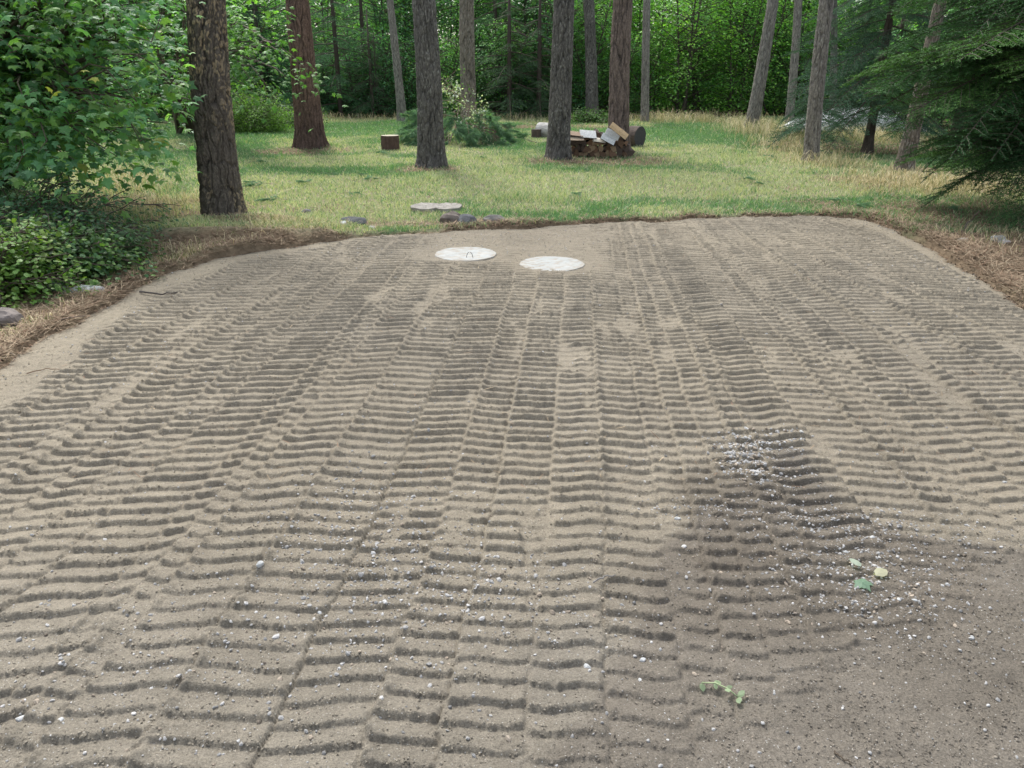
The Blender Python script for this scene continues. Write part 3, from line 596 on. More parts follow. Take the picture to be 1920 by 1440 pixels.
shrub('leafy_shrub', 1110, 232, .9, .4, .30, 50, 9, .05, LOBE, [(.07, .15, .05), (.09, .18, .05)], 44, 'low green weeds at the foot of the slender dark trunk', .12, lm=M_leaf_far)

# ---------------------------------------------------------------- firs
def fir_bough(L, seed, col, needle=.028, step=.0062, nw=.0022, side=26, droop=.25, coarse=1.0):
    r = np.random.default_rng(seed); t = np.linspace(0, 1, 14); ax = np.stack([t*L, .05*L*np.sin(t*3+seed), .10*L*t-droop*L*t*t*1.4], 1)
    W = Acc(); V, F = tube(ax, np.linspace(.016, .003, 14), 5); W.add(V, F, np.array([.07, .055, .045]))
    segs = []                                       # start, dir, length
    def pa(s): return np.array([np.interp(s, t, ax[:, q]) for q in range(3)])
    for k in range(side):
        s = .12+.86*k/side; l0 = L*(.42*(1-s)**.8+.07)*r.uniform(.7, 1.15)*min(1, s*3.5)
        for sg in (-1, 1):
            p = pa(s); a = R(r.uniform(42, 62)); d = np.array([math.cos(a), sg*math.sin(a), r.normal(-.12, .10)]); d /= np.linalg.norm(d)
            e = p+d*l0+np.array([0, 0, -.10*l0]); 
            V, F = tube(np.array([p, (p+e)/2+np.array([0, 0, .03*l0]), e]), np.array([.004, .003, .0015]), 3, False); W.add(V, F, np.array([.055, .055, .035]))
            segs.append((p, e-p, 1)); m = int(l0/.055/coarse)
            for q in range(m):
                sq = (q+.7)/(m+.5); l1 = l0*.34*(1-sq*.75)*r.uniform(.7, 1.2)
                for s2 in (-1, 1):
                    a2 = R(r.uniform(38, 55))*s2; ca, sa = math.cos(a2), math.sin(a2); d2 = np.array([d[0]*ca-d[1]*sa, d[0]*sa+d[1]*ca, d[2]-r.uniform(.0, .35)]); segs.append((p+(e-p)*sq, d2*l1, .8))
    for k in range(13): segs.append((ax[k], ax[k+1]-ax[k], 1))
    P0 = np.array([q[0] for q in segs]); DD = np.array([q[1] for q in segs]); LL = np.linalg.norm(DD, axis=1); cnt = np.maximum(2, (LL/step/coarse).astype(int)); idx = np.repeat(np.arange(len(segs)), cnt); n = len(idx)
    tt = r.random(n); p = P0[idx]+DD[idx]*tt[:, None]; d = DD[idx]/LL[idx][:, None]; sv = np.cross(d, [0, 0, 1.0]); sv /= np.linalg.norm(sv, axis=1)[:, None]+1e-9; uv = np.cross(sv, d)
    ang = np.where(r.random(n) < .5, 0, np.pi)+r.normal(0, .55, n); nd = d*.75+sv*np.cos(ang)[:, None]+uv*(np.sin(ang)+.12)[:, None]; nd /= np.linalg.norm(nd, axis=1)[:, None]
    ln = needle*r.uniform(.7, 1.2, (n, 1)); wv = np.cross(nd, uv+r.normal(0, .4, (n, 3))); wv /= np.linalg.norm(wv, axis=1)[:, None]+1e-9
    V = np.stack([p-wv*nw, p+wv*nw, p+nd*ln], 1).reshape(-1, 3); seg_b = r.uniform(.55, 1.35, len(segs)); c = np.repeat(np.asarray(col)*r.uniform(.6, 1.35, (n, 1))*seg_b[idx][:, None], 3, axis=0)
    return (V, np.arange(n*3).reshape(-1, 3), c), W.get()
def mk(name, data, m):
    me = mesh_np(name, *data[:2], m, data[2], smooth=False).data; o = bpy.data.objects[-1] if False else None; return me
def mesh_only(name, data, m):
    o = mesh_np(name, data[0], data[1], m, data[2], smooth=False); me = o.data; bpy.data.objects.remove(o); return me
FB = []
for k, (c, nl) in enumerate((((.060, .145, .050), .03), ((.045, .115, .045), .03), ((.090, .195, .055), .028), ((.075, .165, .095), .026), ((.06, .135, .08), .026))):
    a, bb = fir_bough(2.0, 60+k, c, nl, droop=(.22, .34, .16, .26, .34)[k], nw=.0042 if k < 3 else .0055, step=.0095 if k < 3 else .014, side=(24, 19, 22, 20, 23)[k]); FB.append((mesh_only('bough_foliage', a, M_needle), mesh_only('bough_wood', bb, M_twig)))
def put_bough(root, kind, p, az, pitch, roll, s):
    o = bpy.data.objects.new('bough', FB[kind][0]); C.objects.link(o); o.parent = root; o.location = p; o.rotation_euler = Euler((roll, -pitch, az), 'XYZ'); o.scale = (s, s, s)
    q = bpy.data.objects.new('branch_wood', FB[kind][1]); C.objects.link(q); q.parent = o
    return o
def fir(loc, H, rad, z0, z1, n, kinds, seed, label, trunk_r, axl=(0, 0), name='fir_tree', droopz=.10, extra=(), group=None, lowr=None):
    r = np.random.default_rng(seed); root = empty(name, loc, 0, label, 'fir tree', group)
    zs = np.linspace(-.1, H, 60); nth = 24; T = np.linspace(0, 2*np.pi, nth, endpoint=False); V = []
    TT, ZZ = np.meshgrid(T, zs); f1, e, cr = worley2(TT/(2*np.pi)*14, ZZ/.12, seed, 14); RR = trunk_r*(1-ZZ/H*.9)+.012*ss(0, .3, e)+.05*np.exp(-np.clip(ZZ, 0, 9)/.15)
    V = np.stack([axl[0]*ZZ+RR*np.cos(TT), axl[1]*ZZ+RR*np.sin(TT), ZZ], -1).reshape(-1, 3); i = np.arange(59)[:, None]*nth; j = np.arange(nth)[None]; k = (j+1) % nth
    mesh_np('trunk', V, np.stack([i+j, i+k, i+nth+k, i+nth+j], -1).reshape(-1, 4), M_bark, np.array([.085, .07, .06])*(.6+.8*cr.reshape(-1, 1)), root)
    for q in range(n):
        zz = z0+(z1-z0)*((q+.5)/n)**1.15; az = q*2.39996+r.normal(0, .25); rr_ = rad*(1-.75*(zz-z0)/(H-z0))*r.uniform(.8, 1.15)*(1 if lowr is None else (lowr+(1-lowr)*float(ss(1.35, 1.9, zz))))
        put_bough(root, kinds[r.integers(0, len(kinds))], (axl[0]*zz, axl[1]*zz, zz), az, -droopz+r.normal(0, .10)+.12*(zz/H), r.normal(0, .15), rr_/2.0)
    for (p, az, pit, s, kd) in extra: put_bough(root, kd, p, az, pit, r.normal(0, .1), s)
    return root
B = at(1905, 412); B[0] += .35; B[2] = 0
big = fir(B, 11, 2.45, .80, 6.0, 170, (0, 1, 0, 1, 2), 71, 'large dark green fir with drooping boughs filling the right edge', .17, lowr=.72,
          extra=[((0, 0, 1.5), math.pi+.35, -.45, .8, 1), ((0, 0, 1.25), math.pi-.5, -.5, .6, 1), ((0, 0, 1.2), math.pi+.9, -.5, 1.0, 0), ((0, 0, 2.0), math.pi+.15, -.22, 1.15, 2), ((0, 0, 2.25), math.pi-.25, -.15, 1.3, 2), ((0, 0, 1.9), math.pi-.1, -.25, 1.1, 0), ((0, 0, 1.35), math.pi+.05, -.4, .65, 1), ((0, 0, 2.4), math.pi+.5, -.12, 1.3, 2), ((0, 0, 1.0), math.pi+1.35, -.42, .85, 1)])
B = at(1625, 287); B[2] = 0
fir(B, 8, 2.1, .85, 4.6, 44, (3, 4), 73, 'small blue-green fir with drooping boughs and bare slim trunk', .085, droopz=.22)
B = at(1500, 262); B[0] += .2; B[2] = 0
fir(B, 4.2, 1.25, .15, 3.2, 34, (3, 4), 75, 'young blue-green fir sweeping to the ground left of the shaggy grey pine', .045, droopz=.15)
B = at(1790, 262); B[2] = 0
fir(B, 9, 2.6, .9, 5.0, 40, (0, 1), 77, 'dark green fir half hidden behind the leaning speckled trunk', .12, droopz=.18)

# ---------------------------------------------------------------- the wood behind
def wood_tree(seed, H, rad, z0, ntg, per, size, cols, rad_s=.28, stems=3):
    r = np.random.default_rng(seed); tg = []
    for k in range(ntg):
        zz = z0+(H-z0)*r.random()**.9; rr = rad*(1-((zz-H*.45)/(H*.6))**2*.6)*math.sqrt(r.uniform(.15, 1)); a = r.uniform(0, 6.283); tg.append((rr*math.cos(a), rr*math.sin(a), zz))
    W = Acc(); tips = []; outs = []
    st = [(r.normal(0, .25), r.normal(0, .25)) for _ in range(stems)]; tops = [(r.normal(0, rad*.35), r.normal(0, rad*.35)) for _ in range(stems)]
    for (s, tp) in zip(st, tops):
        pts = bezier((*s, 0), ((s[0]+tp[0])*.3, (s[1]+tp[1])*.6, H*.5), (*tp, H*.95), 10); V, F = tube(pts, np.linspace(.055, .012, 10), 6); W.add(V, F, np.array([.09, .075, .06]))
    for t_ in tg:
        k = r.integers(0, stems); f = min(.95, max(.05, (t_[2]-.35)/H)); b0 = bezier((*st[k], 0), ((st[k][0]+tops[k][0])*.3, (st[k][1]+tops[k][1])*.6, H*.5), (*tops[k], H*.95), 21)[int(f*20)]
        V, F = tube(bezier(b0, (b0+np.array(t_))/2+np.array([0, 0, .15]), t_, 5), np.linspace(.016, .004, 5), 4, False); W.add(V, F, np.array([.085, .07, .055]))
        d = np.array(t_)-b0; d /= np.linalg.norm(d)+1e-6
        for q in range(2): tips.append(b0+(np.array(t_)-b0)*(1-.4*q)+r.normal(0, .12, 3)); outs.append(d)
    V, F, c = sprays(np.array(tips), np.array(outs), per, rad_s, size, DIAM, np.array(cols), r, .22, .4, .5)
    root = empty('woodland_tree'); mesh_np('crown', V, F, M_leaf_far, c, root, smooth=False); W.build('trunk', M_twig, root); return root
BR = [(.18, .38, .09), (.21, .42, .09), (.14, .32, .09), (.25, .44, .09)]; DK = [(.10, .25, .12), (.12, .28, .11), (.09, .22, .11)]; MDg = [(.15, .34, .12), (.13, .30, .12), (.18, .37, .10)]
protoW = [wood_tree(201, 6.2, 2.0, .5, 150, 22, .105, BR), wood_tree(202, 6.6, 2.3, .3, 150, 22, .11, MDg), wood_tree(203, 5.8, 2.2, .3, 160, 22, .10, DK), wood_tree(204, 4.0, 1.7, .15, 120, 22, .095, MDg, .24), wood_tree(205, 3.2, 1.5, .1, 110, 22, .09, DK, .24), wood_tree(206, 5.0, 1.8, .5, 120, 20, .10, BR, .26)]
WL = ['bright green leafy tree with thin stems in the wood behind the lawn', 'mid green leafy tree in the wood behind the lawn', 'dark green leafy tree in the wood behind the lawn', 'bushy mid green sapling at the wood edge', 'bushy dark green sapling at the wood edge', 'bright yellow-green sapling among the woodland trees']
for p_, l_ in zip(protoW, WL): tag(p_, l_, 'tree', 'leafy trees of the wood: '+l_.split(' ')[0]+' '+l_.split(' ')[1])
usedW = [False]*6
LMK = [(-50, 'behind the big maple'), (250, 'left of the nearest pine'), (400, 'behind the nearest pine'), (500, 'above the round green bush'), (580, 'behind the red pine'), (660, 'just right of the red pine'), (750, 'behind the slim leaning pine'), (820, 'behind the dark lichened pine'), (880, 'behind the speckled brown pine'), (960, 'between speckled and scaly pines'),
 (1050, 'behind the dark scaly pine'), (1110, 'behind the slender dark pine'), (1165, 'behind the furrowed firewood pine'), (1215, 'behind the narrow grey pine'), (1310, 'beyond the open lawn'), (1410, 'behind the right-leaning grey pine'), (1480, 'behind the pole-like grey pine'), (1540, 'behind the shaggy grey pine'), (1620, 'behind the small blue-green fir'), (1710, 'behind the leaning speckled trunk'), (1880, 'behind the big dark fir')]
WS = ['bright green leafy tree', 'mid green leafy tree', 'dark green leafy tree', 'bushy mid green sapling', 'bushy dark green sapling', 'yellow-green sapling']; CS = ['dark layered conifer', 'conifer with hanging feathery boughs', 'young grey-green conifer']
def where(x_, y_):
    px = 960+FPX*x_/depth((x_, y_, 0)); return min(LMK, key=lambda q: abs(q[0]-px))[1]+(' at the wood edge' if y_ < 32 else ' in the middle of the wood' if y_ < 40 else ' deep in the wood')
def placeW(kind, x_, y_, s=1.0):
    r_ = random.random()
    o = protoW[kind] if not usedW[kind] else copy_tree(protoW[kind]); usedW[kind] = True; o['label'] = WS[kind]+' '+where(x_, y_); o['group'] = 'leafy trees of the wood'
    o.location = (x_, y_, -.02); o.rotation_euler = (0, 0, r_*6.28); o.scale = (s, s, s*random.uniform(.9, 1.1))
# coarse conifers for the wood
def wood_conifer(seed, H, rad, z0, n, col, drp):
    r = np.random.default_rng(seed); A = Acc(); W = Acc(); (fv, ff, fc), (wv, wf, wc) = fir_bough(2.0, seed, col, .05, droop=drp, coarse=2.6, nw=.006, side=16)
    V, F = tube([(0, 0, -.1), (0, 0, H*.5), (0, 0, H)], [.09, .07, .02], 10); W.add(V, F, np.array([.07, .055, .045]))
    for q in range(n):
        zz = z0+(H-z0)*(q/n)**1.1; az = q*2.4+r.normal(0, .3); s = rad/2*(1-.85*(zz-z0)/(H-z0))*r.uniform(.8, 1.15); E = np.array(Euler((r.normal(0, .15), .12+r.normal(0, .1), az), 'XYZ').to_matrix())
        A.add(fv@E.T*s+[0, 0, zz], ff, fc*r.uniform(.75, 1.25)); 
        V, F = tube(bezier((0, 0, zz), E@np.array([s, 0, .1*s])+[0, 0, zz], E@np.array([2*s, 0, -.2*s])+[0, 0, zz], 4), np.linspace(.02, .006, 4), 4, False); W.add(V, F, np.array([.08, .065, .05]))
    root = empty('woodland_conifer'); A.build('crown', M_needle, root, False); W.build('trunk', M_twig, root); return root
protoC = [wood_conifer(301, 6.6, 2.3, .4, 44, (.075, .175, .085), .25), wood_conifer(302, 7, 2.5, .8, 44, (.10, .22, .085), .45), wood_conifer(303, 5.0, 1.8, .15, 40, (.09, .155, .085), .3)]
CL = ['dark conifer with layered boughs in the wood behind the lawn', 'conifer with hanging feathery boughs in the wood behind the lawn', 'young grey-green conifer at the wood edge behind the lawn']
for p_, l_ in zip(protoC, CL): tag(p_, l_, 'conifer', 'conifers of the wood: '+l_.split(' in ')[0].split(' at ')[0])
usedC = [False]*3
def placeC(kind, px, py, s=1.0):
    p = at(px, py); o = protoC[kind] if not usedC[kind] else copy_tree(protoC[kind]); usedC[kind] = True; o['label'] = CS[kind]+' '+where(p[0], p[1]); o['group'] = 'conifers of the wood'
    o.location = (p[0], p[1], -.02); o.rotation_euler = (0, 0, random.random()*6.28); o.scale = (s, s, s)
for a in ((0, 640, 219), (0, 690, 214), (1, 930, 214), (1, 985, 212), (2, 1010, 221), (0, 580, 212), (2, 955, 222), (0, 500, 214), (1, 1090, 208), (0, 200, 226), (0, 100, 236), (1, 1600, 208), (0, 1700, 215), (1, 1760, 236), (0, 1850, 226), (2, 1660, 228), (0, 400, 210), (2, 700, 221, .7)): placeC(*a)
def row(px0, px1, py, n, kinds, s0=.85, s1=1.15):
    for k in range(n):
        px = px0+(px1-px0)*(k+.5)/n+random.uniform(-.4, .4)*(px1-px0)/n; p = at(px, py+random.uniform(-2, 2)); placeW(random.choice(kinds), p[0], p[1], random.uniform(s0, s1))
row(540, 1010, 218, 9, (4, 4, 3), .6, .9); row(1010, 1240, 217, 4, (4, 3, 2), .7, .95); row(1240, 1500, 216, 5, (3, 5, 0, 3), .8, 1.05)
row(380, 1100, 208, 12, (2, 1, 2, 4)); row(1100, 1560, 208, 8, (0, 1, 0, 5)); row(250, 1700, 199, 18, (0, 1, 2, 1)); row(150, 420, 222, 6, (1, 3, 2, 4)); row(-150, 200, 250, 6, (2, 1, 3)); row(1560, 1980, 205, 6, (0, 1, 2)); row(1750, 2150, 240, 5, (2, 4, 1))
row(200, 1750, 190, 18, (0, 1, 0, 1), 1.0, 1.3)
# the far wood, one leafy mass
r = np.random.default_rng(55); n = 70000
xx = r.uniform(-75, 75, n); yy = 52+r.random(n)*10+.25*np.abs(xx)*-.4; zz = r.random(n)*9; P_ = np.stack([xx, yy, zz], 1); kq = fbm(xx*.5, zz*.5, 56, 3)
okk = kq > .36; P_ = P_[okk]; kq = kq[okk]; n = len(P_)
cc = (np.array([.09, .21, .09])*(1-ss(.4, .7, kq))[:, None]+np.array([.24, .42, .11])*ss(.4, .7, kq)[:, None])*r.uniform(.6, 1.3, (n, 1))
V, F, cc = scatter(DIAM[0], DIAM[1], P_, frames(np.array([0, -.4, 1.0])+r.normal(0, .6, (n, 3)), None, r), r.uniform(.35, .6, n), cc)
tag(mesh_np('far_wood', V, F, M_leaf_far, cc, smooth=False), 'deep green mass of the far wood seen between the trees', 'woodland', kind='stuff')

# ---------------------------------------------------------------- things on the lawn and the soil
def lathe_disc(name, rad, th, mat_, col, seed, jag=.015, n=72, rings=10, dome=.0):
    r = np.random.default_rng(seed); T = np.linspace(0, 2*np.pi, n, endpoint=False); rr = rad*(1+jag*(fbm(np.cos(T)*3+9, np.sin(T)*3+9, seed, 3)-.5)*4)
    V = [[0, 0, th+dome]]; prof = [(q/rings, th+dome*(1-(q/rings)**2)) for q in range(1, rings)]+[(1-.012, th), (1, th-.006), (1, 0)]
    for (s, z_) in prof: V += [[rr[i]*s*math.cos(T[i]), rr[i]*s*math.sin(T[i]), z_] for i in range(n)]
    V = np.array(V); F = [[0, 1+i, 1+(i+1) % n] for i in range(n)]; F = [[a, b, c, c] for a, b, c in F]
    for q in range(len(prof)-1):
        for i in range(n): F.append([1+q*n+i, 1+(q+1)*n+i, 1+(q+1)*n+(i+1) % n, 1+q*n+(i+1) % n])
    return V, F
import bmesh
def from_faces(name, V, F, mats, col, parent=None, smooth=False, mi=None):
    me = bpy.data.meshes.new(name); me.from_pydata([tuple(map(float, v)) for v in V], [], [tuple(dict.fromkeys(f)) for f in F])
    for m in (mats if isinstance(mats, (list, tuple)) else [mats]): me.materials.append(m)
    if mi is not None: me.polygons.foreach_set('material_index', mi)
    a = me.attributes.new('Col', 'FLOAT_COLOR', 'POINT'); cc = np.ones((len(V), 4), np.float32); cc[:, :3] = col; a.data.foreach_set('color', cc.ravel())
    me.polygons.foreach_set('use_smooth', [smooth]*len(me.polygons)); me.update()
    o = bpy.data.objects.new(name, me); C.objects.link(o)
    if parent: o.parent = parent
    return o
def zpad(p): return float(pad_h(np.array([p[0]]), np.array([p[1]]), False)[0][0])
def zland(p): return float(land(np.array([p[0]]), np.array([p[1]]))[0])
def wire(pts, rad, name, parent=None, col=(.12, .11, .10), n=6, m=None):
    V, F = tube(pts, rad, n); return mesh_np(name, V, F, m or M_twig, np.broadcast_to(np.array(col), (len(V), 3)), parent)
for k, (px, py, rad, lab) in enumerate(((873, 478, .305, 'white round tank lid with a wire loop, the farther and left of two'), (1035, 495, .305, 'white round tank lid flush with the soil, the nearer and right of two'))):
    p = at(px, py); z_ = zpad(p)-.004; V, F = lathe_disc('lid', rad, .03, M_lid, None, 5+k, .02, 150, 60)
    d = np.hypot(V[:, 0], V[:, 1])/rad; dirt = ss(.50, .72, fbm(V[:, 0]*22+k*5, V[:, 1]*40, 60+k, 5)+.16*ss(.7, 1, d))[:, None]*.8
    str_ = ss(.58, .64, fbm(V[:, 0]*5+V[:, 1]*8, V[:, 1]*60-V[:, 0]*22, 64+k, 3))[:, None]*.5
    V[:, 2] += (V[:, 2] > .02)*(fbm(V[:, 0]*12, V[:, 1]*12, 68+k, 3)-.5)*.006
    c = np.array([.37, .385, .37])*(1-dirt)+np.array([.30, .26, .20])*dirt; c = c*(1-str_)+np.array([.42, .39, .34])*str_
    root = empty('tank_lid', (p[0], p[1], z_-.015), 0, lab, 'lid', 'white round tank lids in the soil')
    from_faces('cover', V, F, M_lid, c, root)
    if k == 0:
        wire([(.05+.03*math.cos(a), -.17, .03+.055*math.sin(a)) for a in np.linspace(0, math.pi, 9)], .0035, 'wire_loop', root, (.25, .24, .22))
# rocks
def rock(name, px, py, size, col, seed, label, cat='rock', onpad=False, sink=.3, sub=3, group=None, rz=0):
    tv, tf = stone_template(seed, sub, 1.0); d = tv/np.linalg.norm(tv, axis=1)[:, None]; r = np.random.default_rng(seed)
    n1 = fbm(d[:, 0]*1.8+seed, d[:, 1]*1.8+d[:, 2]*1.3, seed, 3); pl = r.normal(size=(9, 3)); pl /= np.linalg.norm(pl, axis=1)[:, None]; cut = np.min(np.array([.78/np.maximum(d@q, .001) for q in pl]), axis=0)
    v = d*np.minimum(.75+.5*n1, cut)[:, None]*np.array(size); c = np.array(col)*(.8+.4*fbm(v[:, 0]*18, v[:, 1]*18+v[:, 2]*9, seed, 3))[:, None]
    p = at(px, py); z_ = (zpad(p) if onpad else zland(p)); o = mesh_np(name, v, tf, M_rock, c, None, smooth=False); o.location = (p[0], p[1], z_+size[2]*(1-2*sink)*.6); o.rotation_euler = (0, 0, rz)
    return tag(o, label, cat, group)
rock('rock', 850, 420, (.16, .13, .13), (.17, .145, .125), 31, 'brown lumpy rock between the flagstone and the soil edge')
rock('rock', 874, 423, (.15, .10, .10), (.125, .13, .135), 32, 'bluish grey rock leaning on the brown one at the soil edge')
rock('rock', 925, 420, (.13, .10, .085), (.22, .21, .19), 33, 'layered grey rock alone at the lawn edge right of the flagstone')
rock('rock', 663, 427, (.17, .12, .07), (.10, .105, .105), 34, 'dark flat rock sunk in grass left of the flagstone')
rock('rock', 645, 434, (.05, .04, .035), (.62, .62, .60), 35, 'larger white stone chip at the grass edge', 'stone'); rock('rock', 697, 434, (.045, .03, .03), (.62, .62, .60), 36, 'smaller white stone chip at the grass edge', 'stone'); rock('rock', 812, 438, (.07, .04, .025), (.45, .42, .38), 37, 'pale flat stone chip below the flagstone', 'stone')
rock('boulder', 18, 612, (.13, .12, .10), (.20, .175, .16), 38, 'smooth brown boulder at the left edge under the shrubs', 'boulder', sub=4)
rock('rock', 160, 553, (.19, .08, .05), (.46, .48, .48), 39, 'pale weathered flat rock under the left shrubs')
rock('rock', 110, 545, (.12, .08, .05), (.34, .33, .31), 40, 'grey rock beside the pale flat one under the shrubs')
rock('rock', 1870, 462, (.10, .07, .04), (.30, .31, .29), 41, 'larger grey stone in the dark litter at right'); rock('rock', 1880, 468, (.07, .04, .03), (.36, .34, .32), 42, 'small pale stone in the dark litter at right'); rock('rock', 1802, 464, (.06, .035, .025), (.32, .30, .27), 43, 'small flat stone by the pale rim at right')
rock('rock', 575, 402, (.08, .06, .04), (.18, .18, .17), 44, 'small grey stone in the dry lawn right of the nearest pine')
# small countable white chips on the soil
for k, (px, py, s) in enumerate(((1270, 975, .016), (490, 1076, .020), (600, 1155, .012), (42, 1353, .017), (115, 1360, .014), (1100, 1255, .014), (1205, 1238, .012), (1823, 1195, .010), (1585, 1038, .012), (1635, 1010, .012), (1685, 1128, .010), (1715, 1130, .010), (1600, 1200, .008), (1200, 1275, .008))):
    rock('stone_chip', px, py, (s, s*.7, s*.55), (.50, .51, .50), 500+k, '%s white stone chip on the soil %s' % ('larger' if s > .0135 else 'small' if s > .0105 else 'tiny', 'at the left edge' if px < 200 else 'left of the middle' if px < 800 else 'in the middle' if px < 1300 and py < 1240 else 'at the bottom middle' if px < 1300 else 'among the grey gravel at right' if py < 1150 else 'in the smooth lower right corner'), 'stone chip', True, .25, 2, 'white stone chips on the soil', k*1.1)
# flagstone in two pieces
p = at(820, 397); 
for k, (dx, sx, sy, rz, lab) in enumerate(((-.14, .20, .17, .1, 'left piece of the pale cracked flagstone in the lawn'), (.13, .19, .16, -.15, 'right piece of the pale cracked flagstone in the lawn'))):
    V, F = lathe_disc('flagstone', 1, 1, M_rock, None, 80+k, .055, 40, 8); V[:, 0] *= sx; V[:, 1] *= sy*1.3; V[:, 2] = V[:, 2]*.05+(V[:, 2] > .5)*(fbm(V[:, 0]*20, V[:, 1]*20, 83, 3)-.5)*.018
    o = from_faces('flagstone', V, F, M_rock, np.array([.32, .30, .265])*(.6+.5*fbm(V[:, 0]*30, V[:, 1]*30, 82, 3))[:, None]); o.location = (p[0]+dx, p[1], zland(p)+.005); o.rotation_euler = (.02, 0, rz); tag(o, lab, 'flagstone')
# stump-like log round
def log_mesh(rad, L, seed, barkc, woodc, n=40, split=None):
    """axis along Z from 0 to L; split=(start, end) angles of a wedge (radians) or None for a full round"""
    r = np.random.default_rng(seed)
    if split: T = np.linspace(split[0], split[1], 9); ring = [(math.cos(a)*rad*(1+r.normal(0, .07)), math.sin(a)*rad*(1+r.normal(0, .07))) for a in T]+[(r.normal(0, .1)*rad, r.normal(0, .06)*rad)]; bark = [True]*8+[False, False]
    else: T = np.linspace(0, 2*np.pi, n, endpoint=False); ring = [(math.cos(a)*rad*(1+.05*math.sin(3*a+seed)+r.normal(0, .02)), math.sin(a)*rad*(1+r.normal(0, .02))) for a in T]; bark = [True]*n
    m = len(ring); V = []; zs = np.linspace(0, L, 9)
    for z_ in zs:
        for (a, b) in ring: q = 1+r.normal(0, .015); V.append((a*q, b*q, z_))
    F = []; mi = []
    for i in range(8):
        for j in range(m): F.append((i*m+j, i*m+(j+1) % m, (i+1)*m+(j+1) % m, (i+1)*m+j)); mi.append(0 if bark[j] else 1)
    c = len(V); cx = np.mean(ring, axis=0)
    V += [(cx[0], cx[1], 0), (cx[0], cx[1], L)]
    base = len(V)                                   # separate end rings so that colours stay crisp
    for (a, b) in ring: V.append((a, b, -.0005))
    for (a, b) in ring: V.append((a, b, L+.0005))
    for j in range(m): F.append((base+(j+1) % m, base+j, c)); mi.append(1); F.append((base+m+j, base+m+(j+1) % m, c+1)); mi.append(1)
    col = np.tile(np.array(woodc), (len(V), 1)).astype(float)
    return V, F, col, mi
def wood_mats(barkc):
    return [mat('log_bark', barkc, .95, var=.45, vscale=22, bump=.02, bscale=26, stretch=(1, 1, .3)), M_split]
WM = wood_mats((.10, .078, .065)); WMp = wood_mats((.42, .41, .38)); WMr = wood_mats((.105, .068, .055))
p = at(733, 281); V, F, c, mi = log_mesh(.195, .30, 5, None, (.36, .33, .25)); o = from_faces('log_round', V, F, WMr, c, mi=mi); o.location = (p[0], p[1], zland(p)); tag(o, 'short upright log round with reddish bark standing on the lawn', 'log round')
# firewood stack between the two trunks
fw = at(1122, 297); r = np.random.default_rng(91); cnt = 0
FWL = 'dark split firewood log stacked on the lawn between two pine trunks'
for rowi in range(4):
    nk = 15-rowi
    for k in range(nk):
        Lr = r.uniform(.36, .44); rad = r.uniform(.085, .135); a0 = r.uniform(0, 6.28); wd = r.uniform(1.3, 2.6)
        q = r.integers(0, 4); wc = np.array([(.24, .15, .10), (.17, .11, .075), (.33, .24, .155), (.11, .085, .07)][q])
        V, F, c, mi = log_mesh(rad, Lr, 200+cnt, None, wc, split=(a0, a0+wd)); V = np.array(V)-[.55*rad*math.cos(a0+wd/2), .55*rad*math.sin(a0+wd/2), 0]; o = from_faces('split_log', V, F, WM, c, mi=mi)
        o.location = (fw[0]-.62+(k+.5*rowi)*.088+r.normal(0, .012), fw[1]+.10+r.normal(0, .025), .07+rowi*.108); o.rotation_euler = (R(-90)+r.normal(0, .10), r.normal(0, .1), r.normal(0, .12))
        tag(o, '%s split log in the %s row of the firewood stack, %s' % (('brown', 'dark brown', 'tan', 'blackish')[q], ('bottom', 'second', 'third', 'fourth')[rowi], 'left end' if k < nk/3 else 'middle' if k < 2*nk/3 else 'right end'), 'firewood', 'split logs in the firewood stack'); cnt += 1
def top_log(px, py, L, rad, ax, nrm, wc, lab, Yo=-.12, mats=None):
    V, F, c, mi = log_mesh(rad, L, 300+int(px), None, wc, split=(math.pi*1.03, math.pi*1.97)); V = np.array(V)*[1, .75, 1]; V[:, 2] -= L/2
    z_ = Vector(ax).normalized(); y_ = Vector(nrm); y_ = (y_-y_.dot(z_)*z_).normalized(); x_ = y_.cross(z_)
    o = from_faces('split_log', V, F, mats or WM, c, mi=mi); o.matrix_world = Matrix.Translation(atY(px, py, fw[1]+Yo)) @ Matrix((x_, y_, z_)).transposed().to_4x4(); tag(o, lab, 'firewood', 'split logs in the firewood stack')
top_log(1103, 250, .32, .12, (1, .1, -.08), (0, -.55, .8), (.62, .63, .61), 'pale faced split log lying across the middle of the firewood stack')
top_log(1079, 250, .32, .10, (1, -.1, -.1), (.1, -.3, .9), (.34, .25, .18), 'brown split log on top at the left of the firewood stack, beside the dark trunk')
top_log(1080, 258, .30, .09, (1, .1, -.02), (.0, -.4, .9), (.46, .37, .27), 'tan split log tucked under the brown one at the left of the stack', -.2)
top_log(1124, 262, .24, .08, (1, .1, -.15), (.1, -.4, .8), (.60, .55, .45), 'cream split log in the dip of the firewood stack', -.16)
top_log(1141, 260, .29, .08, (.85, -.1, -.42), (-.2, -.62, .72), (.60, .62, .61), 'silvery split log slanting on the right of the firewood stack, lower of two', -.20)
top_log(1149, 251, .29, .08, (.85, -.1, -.42), (-.2, -.62, .72), (.58, .59, .57), 'silvery split log slanting on the right of the firewood stack, upper of two', -.12)
top_log(1161, 245, .40, .08, (.8, -.1, -.58), (.3, -.7, .5), (.52, .38, .22), 'golden tan split log topmost against the furrowed pine', -.18)
